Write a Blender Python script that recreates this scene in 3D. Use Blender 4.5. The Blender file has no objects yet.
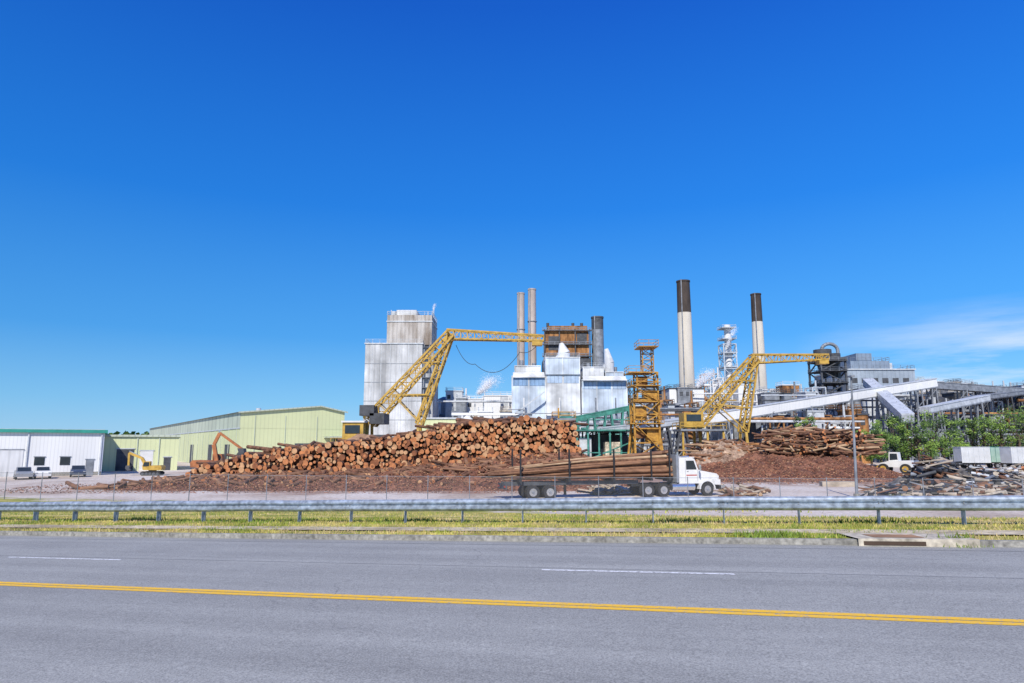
import bpy, math, random
from mathutils import Vector, Matrix, noise
R=random.Random(7)
scene=bpy.context.scene
PITCH=math.radians(8.66); F=683.0; H=2.5; YARD=-1.7; K=0.0303; SK=0.3056
cp,sp=math.cos(PITCH),math.sin(PITCH)
# ---------- survey helpers: bearing / elevation reading at a known distance -> world metres
def W(px,py,Y):
    u=(px-512)/F; v=(341.5-py)/F
    t=Y/(cp-v*sp)
    return Vector((u*t,Y,H+t*(sp+v*cp)))
def X(px,Y,py=440): return W(px,py,Y).x
def Z(py,Y): return W(512,py,Y).z
def road_z(x):
    A=1.8
    return A*math.tanh(K*x/A)
def lin(a,b,t): return max(0,min(1,(t-a)/(b-a)))
# ---------- materials
MATS={}
def mat(name,col,rough=.8,metal=0,var=.2,scale=1.0,stretch=(1,1,1),col2=None,lo=.35,hi=.65,bump=0,bscale=8,corr=0,corrdark=.75,fine=0):
    if name in MATS: return MATS[name]
    m=bpy.data.materials.new(name); m.use_nodes=True
    nt=m.node_tree; N=nt.nodes; L=nt.links
    b=N['Principled BSDF']; b.inputs['Roughness'].default_value=rough; b.inputs['Metallic'].default_value=metal
    tc=N.new('ShaderNodeTexCoord'); mp=N.new('ShaderNodeMapping'); mp.inputs['Scale'].default_value=stretch
    L.new(tc.outputs['Object'],mp.inputs['Vector'])
    nz=N.new('ShaderNodeTexNoise'); nz.inputs['Scale'].default_value=scale; nz.inputs['Detail'].default_value=6; nz.inputs['Roughness'].default_value=.65
    L.new(mp.outputs[0],nz.inputs['Vector'])
    cr=N.new('ShaderNodeValToRGB'); cr.color_ramp.elements[0].position=lo; cr.color_ramp.elements[1].position=hi
    c1=tuple(c*(1-var) for c in col); c2=col2 if col2 else tuple(min(.9,c*(1+var)) for c in col)
    cr.color_ramp.elements[0].color=(*c1,1); cr.color_ramp.elements[1].color=(*c2,1)
    L.new(nz.outputs['Fac'],cr.inputs['Fac'])
    out=cr.outputs['Color']
    if fine:
        n2=N.new('ShaderNodeTexNoise'); n2.inputs['Scale'].default_value=fine; n2.inputs['Detail'].default_value=3
        L.new(tc.outputs['Object'],n2.inputs['Vector'])
        mr=N.new('ShaderNodeMapRange'); mr.inputs[1].default_value=.3; mr.inputs[2].default_value=.7; mr.inputs[3].default_value=.6; mr.inputs[4].default_value=1.35
        L.new(n2.outputs['Fac'],mr.inputs[0])
        mx=N.new('ShaderNodeVectorMath'); mx.operation='SCALE'; L.new(out,mx.inputs[0]); L.new(mr.outputs[0],mx.inputs['Scale']); out=mx.outputs[0]
    if corr:
        m2=N.new('ShaderNodeMapping'); m2.inputs['Scale'].default_value=(1,1,0); L.new(tc.outputs['Object'],m2.inputs['Vector'])
        wv=N.new('ShaderNodeTexWave'); wv.bands_direction='DIAGONAL'; wv.inputs['Scale'].default_value=.63/corr; L.new(m2.outputs[0],wv.inputs['Vector'])
        mr=N.new('ShaderNodeMapRange'); mr.inputs[1].default_value=0; mr.inputs[2].default_value=.25; mr.inputs[3].default_value=corrdark; mr.inputs[4].default_value=1
        L.new(wv.outputs['Fac'],mr.inputs[0])
        mx=N.new('ShaderNodeVectorMath'); mx.operation='SCALE'; L.new(out,mx.inputs[0]); L.new(mr.outputs[0],mx.inputs['Scale']); out=mx.outputs[0]
    L.new(out,b.inputs['Base Color'])
    if bump:
        n3=N.new('ShaderNodeTexNoise'); n3.inputs['Scale'].default_value=bscale; n3.inputs['Detail'].default_value=5
        L.new(tc.outputs['Object'],n3.inputs['Vector'])
        bp=N.new('ShaderNodeBump'); bp.inputs['Strength'].default_value=bump; bp.inputs['Distance'].default_value=.05
        L.new(n3.outputs['Fac'],bp.inputs['Height']); L.new(bp.outputs[0],b.inputs['Normal'])
    MATS[name]=m; return m
white_panel=mat('white_panel',(.76,.77,.77),.6,var=.06,scale=.3,stretch=(1,1,.15),corr=.6,corrdark=.88)
silo_panel=mat('silo_panel',(.50,.51,.52),.65,var=.22,scale=.35,stretch=(1,1,.12),corr=1.6,corrdark=.84,fine=.15)
mill_panel=mat('mill_panel',(.50,.58,.68),.65,var=.14,scale=.25,stretch=(1,1,.15),corr=1.4,corrdark=.88,fine=.2)
mill_white=mat('mill_white',(.66,.68,.70),.65,var=.12,scale=.25,stretch=(1,1,.15),corr=1.4,corrdark=.9,fine=.2)
grime_panel=mat('grime_panel',(.33,.26,.20),.7,var=.35,scale=.35,stretch=(1,1,.3),col2=(.52,.49,.46),corr=1.2)
lt_steel=mat('light_steel',(.52,.55,.58),.5,.1,var=.2,scale=.8)
blue_panel=mat('blue_panel',(.20,.33,.52),.6,var=.25,scale=.4,corr=1.2)
pale_blue=mat('pale_blue_panel',(.38,.49,.64),.6,var=.2,scale=.4,corr=1.2)
grey_steel=mat('grey_steel',(.22,.24,.27),.6,.1,var=.35,scale=.8)
dark_steel=mat('dark_steel',(.07,.075,.085),.7,.1,var=.4,scale=.8)
black=mat('black_paint',(.02,.02,.022),.6,var=.3,scale=2)
rust=mat('rust',(.20,.08,.025),.85,var=.5,scale=.5,stretch=(1,1,.4),col2=(.52,.25,.09),corr=1.5)
yellow=mat('crane_yellow',(.46,.27,.035),.5,var=.35,scale=1.2,col2=(.58,.37,.07),lo=.3,hi=.6)
orange_y=mat('tower_yellow',(.46,.21,.03),.55,var=.4,scale=1.5,col2=(.58,.32,.05))
shed_green=mat('shed_green',(.62,.66,.38),.6,var=.06,scale=.1,corr=1.0,corrdark=.9)
shed_grey=mat('shed_grey',(.48,.53,.42),.6,var=.12,scale=.1,corr=1.2)
roof_green=mat('roof_green',(.03,.28,.22),.5,var=.15,scale=1)
teal=mat('teal_paint',(.05,.22,.18),.5,var=.4,scale=1)
glass=mat('dark_glass',(.03,.04,.05),.12,var=.2,scale=1)
concrete=mat('concrete',(.28,.27,.24),.9,var=.25,scale=1.2,fine=10)
pale_conc=mat('pale_concrete',(.52,.46,.37),.9,var=.3,scale=.5,fine=4)
chim=mat('chimney_concrete',(.64,.59,.51),.85,var=.14,scale=.25,stretch=(1,1,.2))
chim_black=mat('chimney_soot',(.055,.042,.036),.9,var=.4,scale=.4,stretch=(1,1,.3))
galv=mat('galvanised_steel',(.34,.40,.48),.45,.45,var=.15,scale=2,fine=6)
bark=mat('bark_debris',(.15,.055,.033),1,var=.5,scale=.5,col2=(.29,.13,.075),bump=1,bscale=2.5,fine=3)
bark_side=mat('log_bark',(.13,.06,.035),.95,var=.45,scale=2,col2=(.24,.12,.07))
chipA=mat('chip_red',(.23,.09,.05),1,var=.3,scale=2);chipB=mat('chip_tan',(.36,.21,.12),1,var=.3,scale=2);chipC=mat('chip_dark',(.06,.03,.02),1,var=.3,scale=2)
endA=mat('log_end_orange',(.48,.19,.075),.85,var=.3,scale=2)
endB=mat('log_end_tan',(.54,.31,.16),.85,var=.25,scale=2)
endC=mat('log_end_dark',(.24,.09,.04),.9,var=.3,scale=2)
pine=mat('pine_log',(.40,.25,.14),.9,var=.35,scale=2,stretch=(.3,1,1),col2=(.56,.39,.24))
pine2=mat('pine_log_dark',(.20,.10,.06),.9,var=.35,scale=2,stretch=(.3,1,1),col2=(.34,.18,.10))
plank=mat('weathered_plank',(.40,.34,.27),.9,var=.35,scale=1.5,stretch=(.3,1,1))
rubber=mat('rubber',(.025,.025,.027),.85,var=.2,scale=4)
white_paint=mat('white_paint',(.72,.72,.71),.35,var=.08,scale=1)
chrome=mat('chrome',(.7,.71,.73),.2,.9,var=.1,scale=2)
red_paint=mat('red_paint',(.45,.05,.03),.4,var=.15,scale=1)
orange_paint=mat('orange_paint',(.36,.13,.045),.6,var=.35,scale=1)
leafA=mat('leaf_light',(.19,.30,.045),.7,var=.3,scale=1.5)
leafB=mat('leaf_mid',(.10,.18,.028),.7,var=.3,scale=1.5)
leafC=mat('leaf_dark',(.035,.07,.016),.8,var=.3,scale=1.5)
trunk=mat('tree_bark',(.10,.07,.05),.95,var=.3,scale=4)
# ---------- mesh builder
class MB:
    def __init__(s): s.v=[];s.f=[];s.mi=[];s.ms=[];s.M=None;s.sm=[]
    def m(s,mt):
        if mt not in s.ms: s.ms.append(mt)
        return s.ms.index(mt)
    def add(s,vs,fs,mt,smooth=False):
        o=len(s.v)
        for p in vs:
            p=Vector(p)
            if s.M is not None: p=s.M@p
            s.v.append(p)
        k=s.m(mt)
        for f in fs: s.f.append([i+o for i in f]); s.mi.append(k); s.sm.append(smooth)
    def box(s,x0,x1,y0,y1,z0,z1,mt):
        s.add([(x0,y0,z0),(x1,y0,z0),(x1,y1,z0),(x0,y1,z0),(x0,y0,z1),(x1,y0,z1),(x1,y1,z1),(x0,y1,z1)],
              [(0,3,2,1),(4,5,6,7),(0,1,5,4),(1,2,6,5),(2,3,7,6),(3,0,4,7)],mt)
    def beam(s,p,q,w,mt,h=None,up=None):
        p=Vector(p);q=Vector(q);h=h or w
        d=(q-p)
        if d.length<1e-5: return
        d.normalize()
        u=Vector(up) if up else (Vector((0,0,1)) if abs(d.z)<.95 else Vector((1,0,0)))
        a=d.cross(u).normalized()*w/2; b=a.cross(d).normalized()*h/2
        vs=[p-a-b,p+a-b,p+a+b,p-a+b,q-a-b,q+a-b,q+a+b,q-a+b]
        s.add(vs,[(0,3,2,1),(4,5,6,7),(0,1,5,4),(1,2,6,5),(2,3,7,6),(3,0,4,7)],mt)
    def cyl(s,p,q,r0,r1,mt,n=12,cap0=None,cap1=None,smooth=True,caps=True):
        p=Vector(p);q=Vector(q);d=(q-p).normalized()
        u=Vector((0,0,1)) if abs(d.z)<.95 else Vector((1,0,0))
        a=d.cross(u).normalized(); b=a.cross(d).normalized()
        vs=[];ang=R.random() if n<12 else 0
        for i in range(n):
            t=2*math.pi*i/n+ang; vs.append(p+(a*math.cos(t)+b*math.sin(t))*r0)
        for i in range(n):
            t=2*math.pi*i/n+ang; vs.append(q+(a*math.cos(t)+b*math.sin(t))*r1)
        s.add(vs,[(i,(i+1)%n,n+(i+1)%n,n+i) for i in range(n)],mt,smooth)
        if caps:
            s.add(vs[:n],[tuple(range(n))],cap0 or mt); s.add(vs[n:],[tuple(range(n))],cap1 or mt)
    def prism(s,prof,y0,y1,mt):
        n=len(prof); vs=[(a,y0,b) for a,b in prof]+[(a,y1,b) for a,b in prof]
        s.add(vs,[tuple(range(n)),tuple(range(2*n-1,n-1,-1))]+[(i,i+n,(i+1)%n+n,(i+1)%n) for i in range(n)],mt)
    def truss(s,p,q,up0,up1,side,n,w,lw,mt):
        p=Vector(p);q=Vector(q);up0=Vector(up0);up1=Vector(up1);side=Vector(side)
        def c(i,t):
            base=p.lerp(q,t); up=up0.lerp(up1,t)
            return base+up*(1 if i in(1,2) else -1)*.5+side*(1 if i in (2,3) else -1)*.5
        for i in range(4): s.beam(c(i,0),c(i,1),w,mt)
        for k in range(n):
            t0=k/n;t1=(k+1)/n
            for a,b in((0,1),(1,2),(2,3),(3,0)):
                s.beam(c(a,t0),c(b,t0),lw,mt)
                if k%2: s.beam(c(a,t0),c(b,t1),lw,mt)
                else: s.beam(c(b,t0),c(a,t1),lw,mt)
        for a,b in((0,1),(1,2),(2,3),(3,0)): s.beam(c(a,1),c(b,1),lw,mt)
    def build(s,name,recentre=True):
        me=bpy.data.meshes.new(name)
        o=Vector((0,0,0))
        if recentre and s.v:
            xs=[p.x for p in s.v];ys=[p.y for p in s.v];zs=[p.z for p in s.v]
            o=Vector(((min(xs)+max(xs))/2,(min(ys)+max(ys))/2,min(zs)))
        me.from_pydata([tuple(p-o) for p in s.v],[],s.f)
        for m_ in s.ms: me.materials.append(m_)
        me.polygons.foreach_set('material_index',s.mi); me.polygons.foreach_set('use_smooth',s.sm)
        me.update()
        ob=bpy.data.objects.new(name,me); ob.location=o; scene.collection.objects.link(ob); return ob
def frame(x,y,z,ang): return Matrix.Translation((x,y,z))@Matrix.Rotation(ang,4,'Z')
# ---------- GROUND
def ground_z(x,y):
    s=y+SK*x
    rz=road_z(x)
    if s<18.7 and s>3.2: return rz-.08
    v=rz+.12
    if s<=3.2: return v
    if s<21.9: return v
    t=lin(21.9,46,s); t=t*t*(3-2*t)*.5+t*.5
    return v*(1-t)+YARD*t
def axis(spec):
    out=[]
    for a,b,st in spec:
        x=a
        while x<b-1e-6: out.append(x); x+=st
    out.append(spec[-1][1]); return out
xs=axis([(-4000,-400,600),(-400,-100,25),(-100,-60,5),(-60,60,1),(60,100,5),(100,400,25),(400,4000,600)])
ss=axis([(-1200,-200,200),(-200,0,20),(0,3,1),(3,3.19,.19),(3.21,18.6,1.5),(18.69,18.72,.02),(18.75,50,.75),(50,80,5),(80,400,40),(400,8000,800)])
mb=MB(); n=len(xs)
vs=[(x,s-SK*max(-400,min(400,x)),ground_z(x,s-SK*x)) for s in ss for x in xs]
fs=[(j*n+i,j*n+i+1,(j+1)*n+i+1,(j+1)*n+i) for j in range(len(ss)-1) for i in range(n-1)]
gm=bpy.data.materials.new('ground_gravel_and_grass'); gm.use_nodes=True
nt=gm.node_tree;N=nt.nodes;L=nt.links;b=N['Principled BSDF'];b.inputs['Roughness'].default_value=1
geo=N.new('ShaderNodeNewGeometry'); sep=N.new('ShaderNodeSeparateXYZ'); L.new(geo.outputs['Position'],sep.inputs[0])
ma=N.new('ShaderNodeMath');ma.operation='MULTIPLY_ADD';L.new(sep.outputs[0],ma.inputs[0]);ma.inputs[1].default_value=SK;L.new(sep.outputs[1],ma.inputs[2])
def nzn(scale,detail=6,vec=None,rough=.6):
    q=N.new('ShaderNodeTexNoise');q.inputs['Scale'].default_value=scale;q.inputs['Detail'].default_value=detail;q.inputs['Roughness'].default_value=rough
    L.new(vec or geo.outputs['Position'],q.inputs['Vector']);return q.outputs['Fac']
def ramp(fac,els):
    c=N.new('ShaderNodeValToRGB');e=c.color_ramp.elements
    e[0].position=els[0][0];e[0].color=(*els[0][1],1);e[1].position=els[-1][0];e[1].color=(*els[-1][1],1)
    for p,cc in els[1:-1]:
        k=e.new(p);k.color=(*cc,1)
    L.new(fac,c.inputs['Fac']);return c.outputs['Color']
def mixc(f,a,b_):
    m_=N.new('ShaderNodeMix');m_.data_type='RGBA'
    if isinstance(f,float): m_.inputs[0].default_value=f
    else: L.new(f,m_.inputs[0])
    L.new(a,m_.inputs[6]);L.new(b_,m_.inputs[7]);return m_.outputs[2]
def mulc(a,b_):
    m_=N.new('ShaderNodeMix');m_.data_type='RGBA';m_.blend_type='MULTIPLY';m_.inputs[0].default_value=1;L.new(a,m_.inputs[6]);L.new(b_,m_.inputs[7]);return m_.outputs[2]
def maprange(v,a,b_,c=0,d=1):
    m_=N.new('ShaderNodeMapRange');L.new(v,m_.inputs[0]);m_.inputs[1].default_value=a;m_.inputs[2].default_value=b_;m_.inputs[3].default_value=c;m_.inputs[4].default_value=d;return m_.outputs[0]
def math2(op,a,b_):
    m_=N.new('ShaderNodeMath');m_.operation=op;
    for i,q in enumerate((a,b_)):
        if isinstance(q,(int,float)): m_.inputs[i].default_value=q
        else: L.new(q,m_.inputs[i])
    return m_.outputs[0]
grass=ramp(nzn(.5,8),[(.32,(.14,.17,.02)),(.45,(.30,.30,.045)),(.55,(.46,.39,.10)),(.7,(.54,.45,.22))])
gravel=ramp(nzn(.09,8),[(.33,(.42,.34,.28)),(.5,(.60,.53,.47)),(.7,(.68,.63,.59))])
gravel=mulc(gravel,ramp(nzn(3,3),[(.3,(.70,.68,.66)),(.7,(1.15,1.15,1.15))]))
dirt=ramp(nzn(1.2,6),[(.35,(.18,.09,.06)),(.65,(.37,.24,.18))])
def blob(cx,cy,rx,ry):
    mpx=N.new('ShaderNodeMapping');mpx.vector_type='TEXTURE';mpx.inputs['Location'].default_value=(cx,cy,YARD);mpx.inputs['Scale'].default_value=(rx,ry,1000);L.new(geo.outputs['Position'],mpx.inputs['Vector'])
    ln=N.new('ShaderNodeVectorMath');ln.operation='LENGTH';L.new(mpx.outputs[0],ln.inputs[0])
    return maprange(math2('ADD',ln.outputs['Value'],math2('MULTIPLY',math2('SUBTRACT',nzn(.35,5),.5),2.2)),1.1,.7)
dm=math2('MULTIPLY',math2('MAXIMUM',blob(-14,72,34,11),blob(34,90,28,16)),.85)
gravel=mixc(dm,gravel,dirt)
gravel=mixc(math2('MULTIPLY',maprange(nzn(.8,7,None,.75),.60,.66),.5),gravel,dirt)
sn=math2('ADD',ma.outputs[0],math2('MULTIPLY',math2('SUBTRACT',nzn(.25,5),.5),22))
col=mixc(maprange(sn,41,44),grass,gravel)
fg=N.new('ShaderNodeRGB');fg.outputs[0].default_value=(.06,.09,.03,1)
col=mixc(maprange(sn,300,330),col,fg.outputs[0])
L.new(col,b.inputs['Base Color'])
bp=N.new('ShaderNodeBump');bp.inputs['Strength'].default_value=.6;bp.inputs['Distance'].default_value=.06;L.new(nzn(6,4),bp.inputs['Height']);L.new(bp.outputs[0],b.inputs['Normal'])
mb.add(vs,fs,gm); mb.build('ground',False)
def strip(mb,s0,s1,dz,mt,x0=-400,x1=400,step=2,vert=None):
    k=max(1,int((x1-x0)/step)); 
    a=[x0+(x1-x0)*i/k for i in range(k+1)]
    vs=[(x,s0-SK*x,road_z(x)+dz) for x in a]+[(x,s1-SK*x,road_z(x)+(dz if vert is None else vert)) for x in a]
    mb.add(vs,[(i,i+1,k+1+i+1,k+1+i) for i in range(k)],mt)
am=bpy.data.materials.new('asphalt'); am.use_nodes=True
nt=am.node_tree;N=nt.nodes;L=nt.links;b=N['Principled BSDF'];b.inputs['Roughness'].default_value=.85
geo=N.new('ShaderNodeNewGeometry')
mp=N.new('ShaderNodeMapping');mp.inputs['Rotation'].default_value=(0,0,math.atan(SK));L.new(geo.outputs['Position'],mp.inputs['Vector'])
mp2=N.new('ShaderNodeMapping');mp2.inputs['Scale'].default_value=(.03,1.1,1);L.new(mp.outputs[0],mp2.inputs['Vector'])
streak=nzn(1,4,mp2.outputs[0]); base=nzn(.4,6)
f=math2('ADD',math2('MULTIPLY',streak,.65),math2('MULTIPLY',base,.35))
c=ramp(f,[(.36,(.255,.256,.245)),(.5,(.30,.302,.288)),(.64,(.35,.352,.335))])
agg=ramp(nzn(38,3,None,.8),[(.3,(.5,.5,.5)),(.5,(1,1,1)),(.72,(1.5,1.5,1.48))])
agg2=ramp(nzn(9,4,None,.8),[(.3,(.88,.88,.88)),(.7,(1.1,1.1,1.1))])
vo=N.new('ShaderNodeTexVoronoi');vo.feature='DISTANCE_TO_EDGE';vo.inputs['Scale'].default_value=.11
wn=N.new('ShaderNodeTexNoise');wn.inputs['Scale'].default_value=1.3;wn.inputs['Detail'].default_value=5;L.new(geo.outputs['Position'],wn.inputs['Vector'])
va=N.new('ShaderNodeVectorMath');va.operation='ADD';L.new(geo.outputs['Position'],va.inputs[0]);L.new(wn.outputs['Color'],va.inputs[1]);L.new(va.outputs[0],vo.inputs['Vector'])
crk=math2('MAXIMUM',maprange(vo.outputs['Distance'],.0005,.0018),maprange(nzn(.17,2),.42,.48,0,1))
dk=N.new('ShaderNodeRGB');dk.outputs[0].default_value=(.20,.20,.195,1)
L.new(mixc(crk,dk.outputs[0],mulc(mulc(c,agg),agg2)),b.inputs['Base Color'])
bp=N.new('ShaderNodeBump');bp.inputs['Strength'].default_value=.6;bp.inputs['Distance'].default_value=.01;L.new(nzn(60,2),bp.inputs['Height']);L.new(bp.outputs[0],b.inputs['Normal'])
mb=MB(); strip(mb,3.3,18.6,0,am); mb.build('road',False)
def paint(name,colr,wear):
    m=bpy.data.materials.new(name);m.use_nodes=True
    global N,L,geo
    nt=m.node_tree;N=nt.nodes;L=nt.links;b=N['Principled BSDF'];b.inputs['Roughness'].default_value=.7
    geo=N.new('ShaderNodeNewGeometry')
    a=N.new('ShaderNodeRGB');a.outputs[0].default_value=(*colr,1)
    d=N.new('ShaderNodeRGB');d.outputs[0].default_value=(.3,.3,.29,1)
    L.new(mixc(maprange(nzn(14,6,None,.75),wear,wear+.12),d.outputs[0],a.outputs[0]),b.inputs['Base Color']);return m
yl=paint('yellow_road_paint',(.85,.50,.02),.35); wl=paint('white_road_paint',(.78,.79,.80),.40)
mb=MB(); strip(mb,11.27,11.43,.005,yl); strip(mb,11.465,11.625,.005,yl)
mb.build('yellow_centre_line',False)
mb=MB()
for k in range(-12,12):
    x0=.6+13.8*k; strip(mb,14.45,14.57,.005,wl,x0,x0+3.55,.5)
    x0=13.8*k+7.2
    if abs(x0)>9: strip(mb,7.4,7.53,.005,wl,x0,x0+3.5,.5)
mb.build('white_lane_dashes',False)
tar=mat('tar_seam',(.20,.20,.20),.7,var=.3,scale=1)
mb=MB(); strip(mb,14.75,14.77,.004,tar); strip(mb,17.95,17.975,.004,tar); mb.build('asphalt_seam',False)
mb=MB()
strip(mb,18.599,18.6,-.02,concrete,vert=.13); strip(mb,18.6,18.76,.13,concrete)
strip(mb,3.1,3.3,.13,concrete); strip(mb,3.3,3.301,.13,concrete,vert=-.02)
mb.build('kerb',False)
sw=mat('sidewalk_concrete',(.48,.40,.26),.95,var=.3,scale=.35,fine=5,col2=(.60,.52,.38))
mb=MB(); strip(mb,19.5,20.35,.155,sw); mb.build('sidewalk',False)
mb=MB()
inl=mat('inlet_concrete',(.50,.45,.36),.9,var=.2,scale=1,fine=6)
strip(mb,18.5,19.45,.165,inl,7.9,10.2,.4); strip(mb,18.49,18.5,.0,inl,7.9,10.2,.4,vert=.165)
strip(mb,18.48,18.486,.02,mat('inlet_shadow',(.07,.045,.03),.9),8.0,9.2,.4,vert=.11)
strip(mb,18.7,19.25,.172,mat('inlet_rust',(.30,.17,.09),.9,var=.3),8.3,9.3,.4)
mb.build('storm_drain_inlet',False)
mb=MB(); ga=mat('grass_green',(.19,.27,.035),.8,var=.3,scale=1); gb=mat('grass_straw',(.54,.46,.15),.9,var=.3,scale=1); gc=mat('grass_olive',(.34,.36,.06),.85,var=.3,scale=1); gd=mat('grass_dry',(.48,.38,.20),.9,var=.3,scale=1)
def blade(x,y,h,w,mt):
    z=ground_z(x,y); a=R.uniform(0,6.28); dx,dy=math.cos(a)*w,math.sin(a)*w; lx,ly=R.uniform(-.6,.6)*h,R.uniform(-.6,.6)*h
    mb.add([(x-dx,y-dy,z-.01),(x+dx,y+dy,z-.01),(x+lx,y+ly,z+h)],[(0,1,2)],mt)
for i in range(90000):
    s=R.choice([R.uniform(18.8,19.5),R.uniform(20.4,24),R.uniform(20.4,24),R.uniform(24,36)])
    if R.random()<.08: s=R.uniform(19.5,20.4)
    x=R.uniform(-32,16)if s<28 else R.uniform(-38,24); y=s-SK*x
    nn=noise.noise(Vector((x*.3,y*.5,0)))+noise.noise(Vector((x*1.3,y*1.3,5)))*.6
    if nn<-.35 and R.random()<.75: continue
    if 7.8<x<10.3 and s<19.6: continue
    mt=ga if nn>.38 else (gc if nn>.12 else (gb if nn>-.15 else gd))
    if R.random()<.3: mt=R.choice([ga,gb,gc,gd])
    blade(x,y,R.uniform(.03,.09)*(1.4 if nn>.3 else 1),R.uniform(.008,.02),mt)
mb.build('verge_grass',False)
mb=MB()
for cx,cs,cr,nn in((9.95,18.62,.45,260),(6.2,18.95,.8,500),(9.9,22.2,.8,200),(5,22.4,.9,200),(-3,22.3,.8,200),(-14,22.4,.9,220)):
    for i in range(nn):
        x=cx+R.gauss(0,cr*.5); y=cs-SK*x+R.gauss(0,.12)
        blade(x,y,R.uniform(.06,.2),R.uniform(.01,.03),R.choice([ga,ga,leafA]))
mb.build('weed_clump',False)
# ---------- GUARDRAIL
mb=MB()
S0=21.7; prof=[(0,.75),(-.05,.71),(-.08,.67),(-.08,.63),(-.01,.575),(-.01,.545),(-.08,.49),(-.08,.45),(-.05,.41),(0,.37)]
a=[-70+1.9*i for i in range(64)]
dirv=Vector((1,-SK,0)).normalized(); nrm=Vector((-dirv.y,dirv.x,0))
def gbase(x): return Vector((x,S0-SK*x,road_z(x)+.12))
vs=[];k=len(prof)
for x in a:
    p=gbase(x)+Vector((0,0,R.uniform(-.015,.015)))
    for o,z in prof: vs.append(p+nrm*o+Vector((0,0,z)))
mb.add(vs,[(i*k+j,(i+1)*k+j,(i+1)*k+j+1,i*k+j+1) for i in range(len(a)-1) for j in range(k-1)],galv,False)
for i,x in enumerate(a):
    p=gbase(x)+nrm*.1
    for oy in(-.07,.07):
        q=p+nrm*oy; mb.beam(q+Vector((0,0,-.2)),q+Vector((0,0,.72)),.11,galv,.012)
    mb.beam(p+Vector((0,0,-.2)),p+Vector((0,0,.72)),.012,galv,.14,up=nrm)
    q=gbase(x); mb.cyl(q+Vector((0,0,.56))-nrm*.035,q+Vector((0,0,.56)),.02,.02,grey_steel,6)
    if i%2==0:
        for dx in (-.12,.12):
            for z in(.65,.47): 
                q=gbase(x)+dirv*dx; mb.cyl(q+Vector((0,0,z))-nrm*.095,q+Vector((0,0,z))-nrm*.07,.018,.018,grey_steel,6)
mb.build('guardrail',False)
# ---------- CHAIN LINK FENCE
fm=bpy.data.materials.new('chain_link_mesh');fm.use_nodes=True
nt=fm.node_tree;N=nt.nodes;L=nt.links;b=N['Principled BSDF'];b.inputs['Base Color'].default_value=(.4,.42,.44,1)
tr=N.new('ShaderNodeBsdfTransparent');mx=N.new('ShaderNodeMixShader');mx.inputs[0].default_value=.06
L.new(tr.outputs[0],mx.inputs[1]);L.new(b.outputs[0],mx.inputs[2]);L.new(mx.outputs[0],N['Material Output'].inputs[0])
mb=MB(); pts=[]
x=-60
while x<62: pts.append(Vector((x,49-.12*x,YARD))); x+=3
for i,p in enumerate(pts):
    z0=Vector((p.x,p.y,ground_z(p.x,p.y)))
    mb.cyl(z0,z0+Vector((0,0,2.1)),.03,.03,grey_steel,6)
    if i: 
        q=pts[i-1]; q=Vector((q.x,q.y,ground_z(q.x,q.y)))
        mb.beam(q+Vector((0,0,2.02)),z0+Vector((0,0,2.02)),.022,grey_steel)
        mb.add([q+Vector((0,0,.05)),z0+Vector((0,0,.05)),z0+Vector((0,0,2)),q+Vector((0,0,2))],[(0,1,2,3)],fm)
mb.build('chain_link_fence',False)
# ---------- MOUNDS
def mound(name,x0,x1,y0,y1,fn,mt,nx=120,ny=40,rough=.35,rs=.9,base=YARD):
    mb=MB();vs=[]
    for j in range(ny+1):
        for i in range(nx+1):
            x=x0+(x1-x0)*i/nx;y=y0+(y1-y0)*j/ny
            h=fn(x,y)
            if h>.05: h+=(noise.fractal(Vector((x*rs,y*rs,3)),1,2,4))*rough*min(1,h)
            vs.append((x,y,base+max(h,-.1)-.03))
    mb.add(vs,[(j*(nx+1)+i,j*(nx+1)+i+1,(j+1)*(nx+1)+i+1,(j+1)*(nx+1)+i) for j in range(ny) for i in range(nx)],mt,False)
    return mb.build(name)
def chips(name,fn,x0,x1,y0,y1,n_,smin,smax,pal):
    mb=MB()
    for i in range(n_):
        x=R.uniform(x0,x1);y=R.uniform(y0,y1);h=fn(x,y)
        if h<.02 and R.random()<.8: continue
        p=Vector((x,y,YARD+max(0,h)+R.uniform(.0,.15 if h>.1 else .03))); s_=R.uniform(smin,smax)
        a_=Vector((R.gauss(0,1),R.gauss(0,1),R.gauss(0,.4))).normalized();b_=a_.orthogonal().normalized()
        mb.add([p-a_*s_,p+b_*s_*.4,p+a_*s_,p-b_*s_*.4],[(0,1,2,3)],R.choice(pal))
    mb.build(name)
def interp(tab,x):
    if x<=tab[0][0]: return tab[0][1]
    for (a,b_),(c,d) in zip(tab,tab[1:]):
        if x<=c: return b_+(d-b_)*(x-a)/(c-a)
    return tab[-1][1]
YP=76
pp=[143,165,190,215,240,270,300,340,380,410,440,470,500,530,560,579]
tp=[488,478,469,461,454,450,447,443,439,433,428,424,421,420,421,428]
bp_=[490,486,483,481,480,479,478,476,474,471,468,465,462,459,457,456]
top=[(X(p,YP),Z(t,YP+3)) for p,t in zip(pp,tp)]
bot=[(X(p,YP),Z(t,YP)) for p,t in zip(pp,bp_)]
xL,xR=top[0][0],top[-1][0]
def pile_h(x,y):
    hb=interp(bot,x)-YARD+.5
    if x>xR: hb*=max(0,1-(x-xR)/6)
    if x<xL: hb*=max(0,1-(xL-x)/4)
    ht=interp(top,x)-YARD-.6
    if x>xR: ht=hb
    f=lin(65,YP,y)
    h=hb*f**1.0
    if y>YP: h=hb+(max(ht,hb)-hb)*lin(YP,YP+4.5,y)
    if y>YP+6: h=max(0,h-(y-YP-6)*1.1)
    return h
mound('bark_mound',xL-6,xR+8,64.5,90,pile_h,bark,260,95,.5,1.1)
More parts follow.
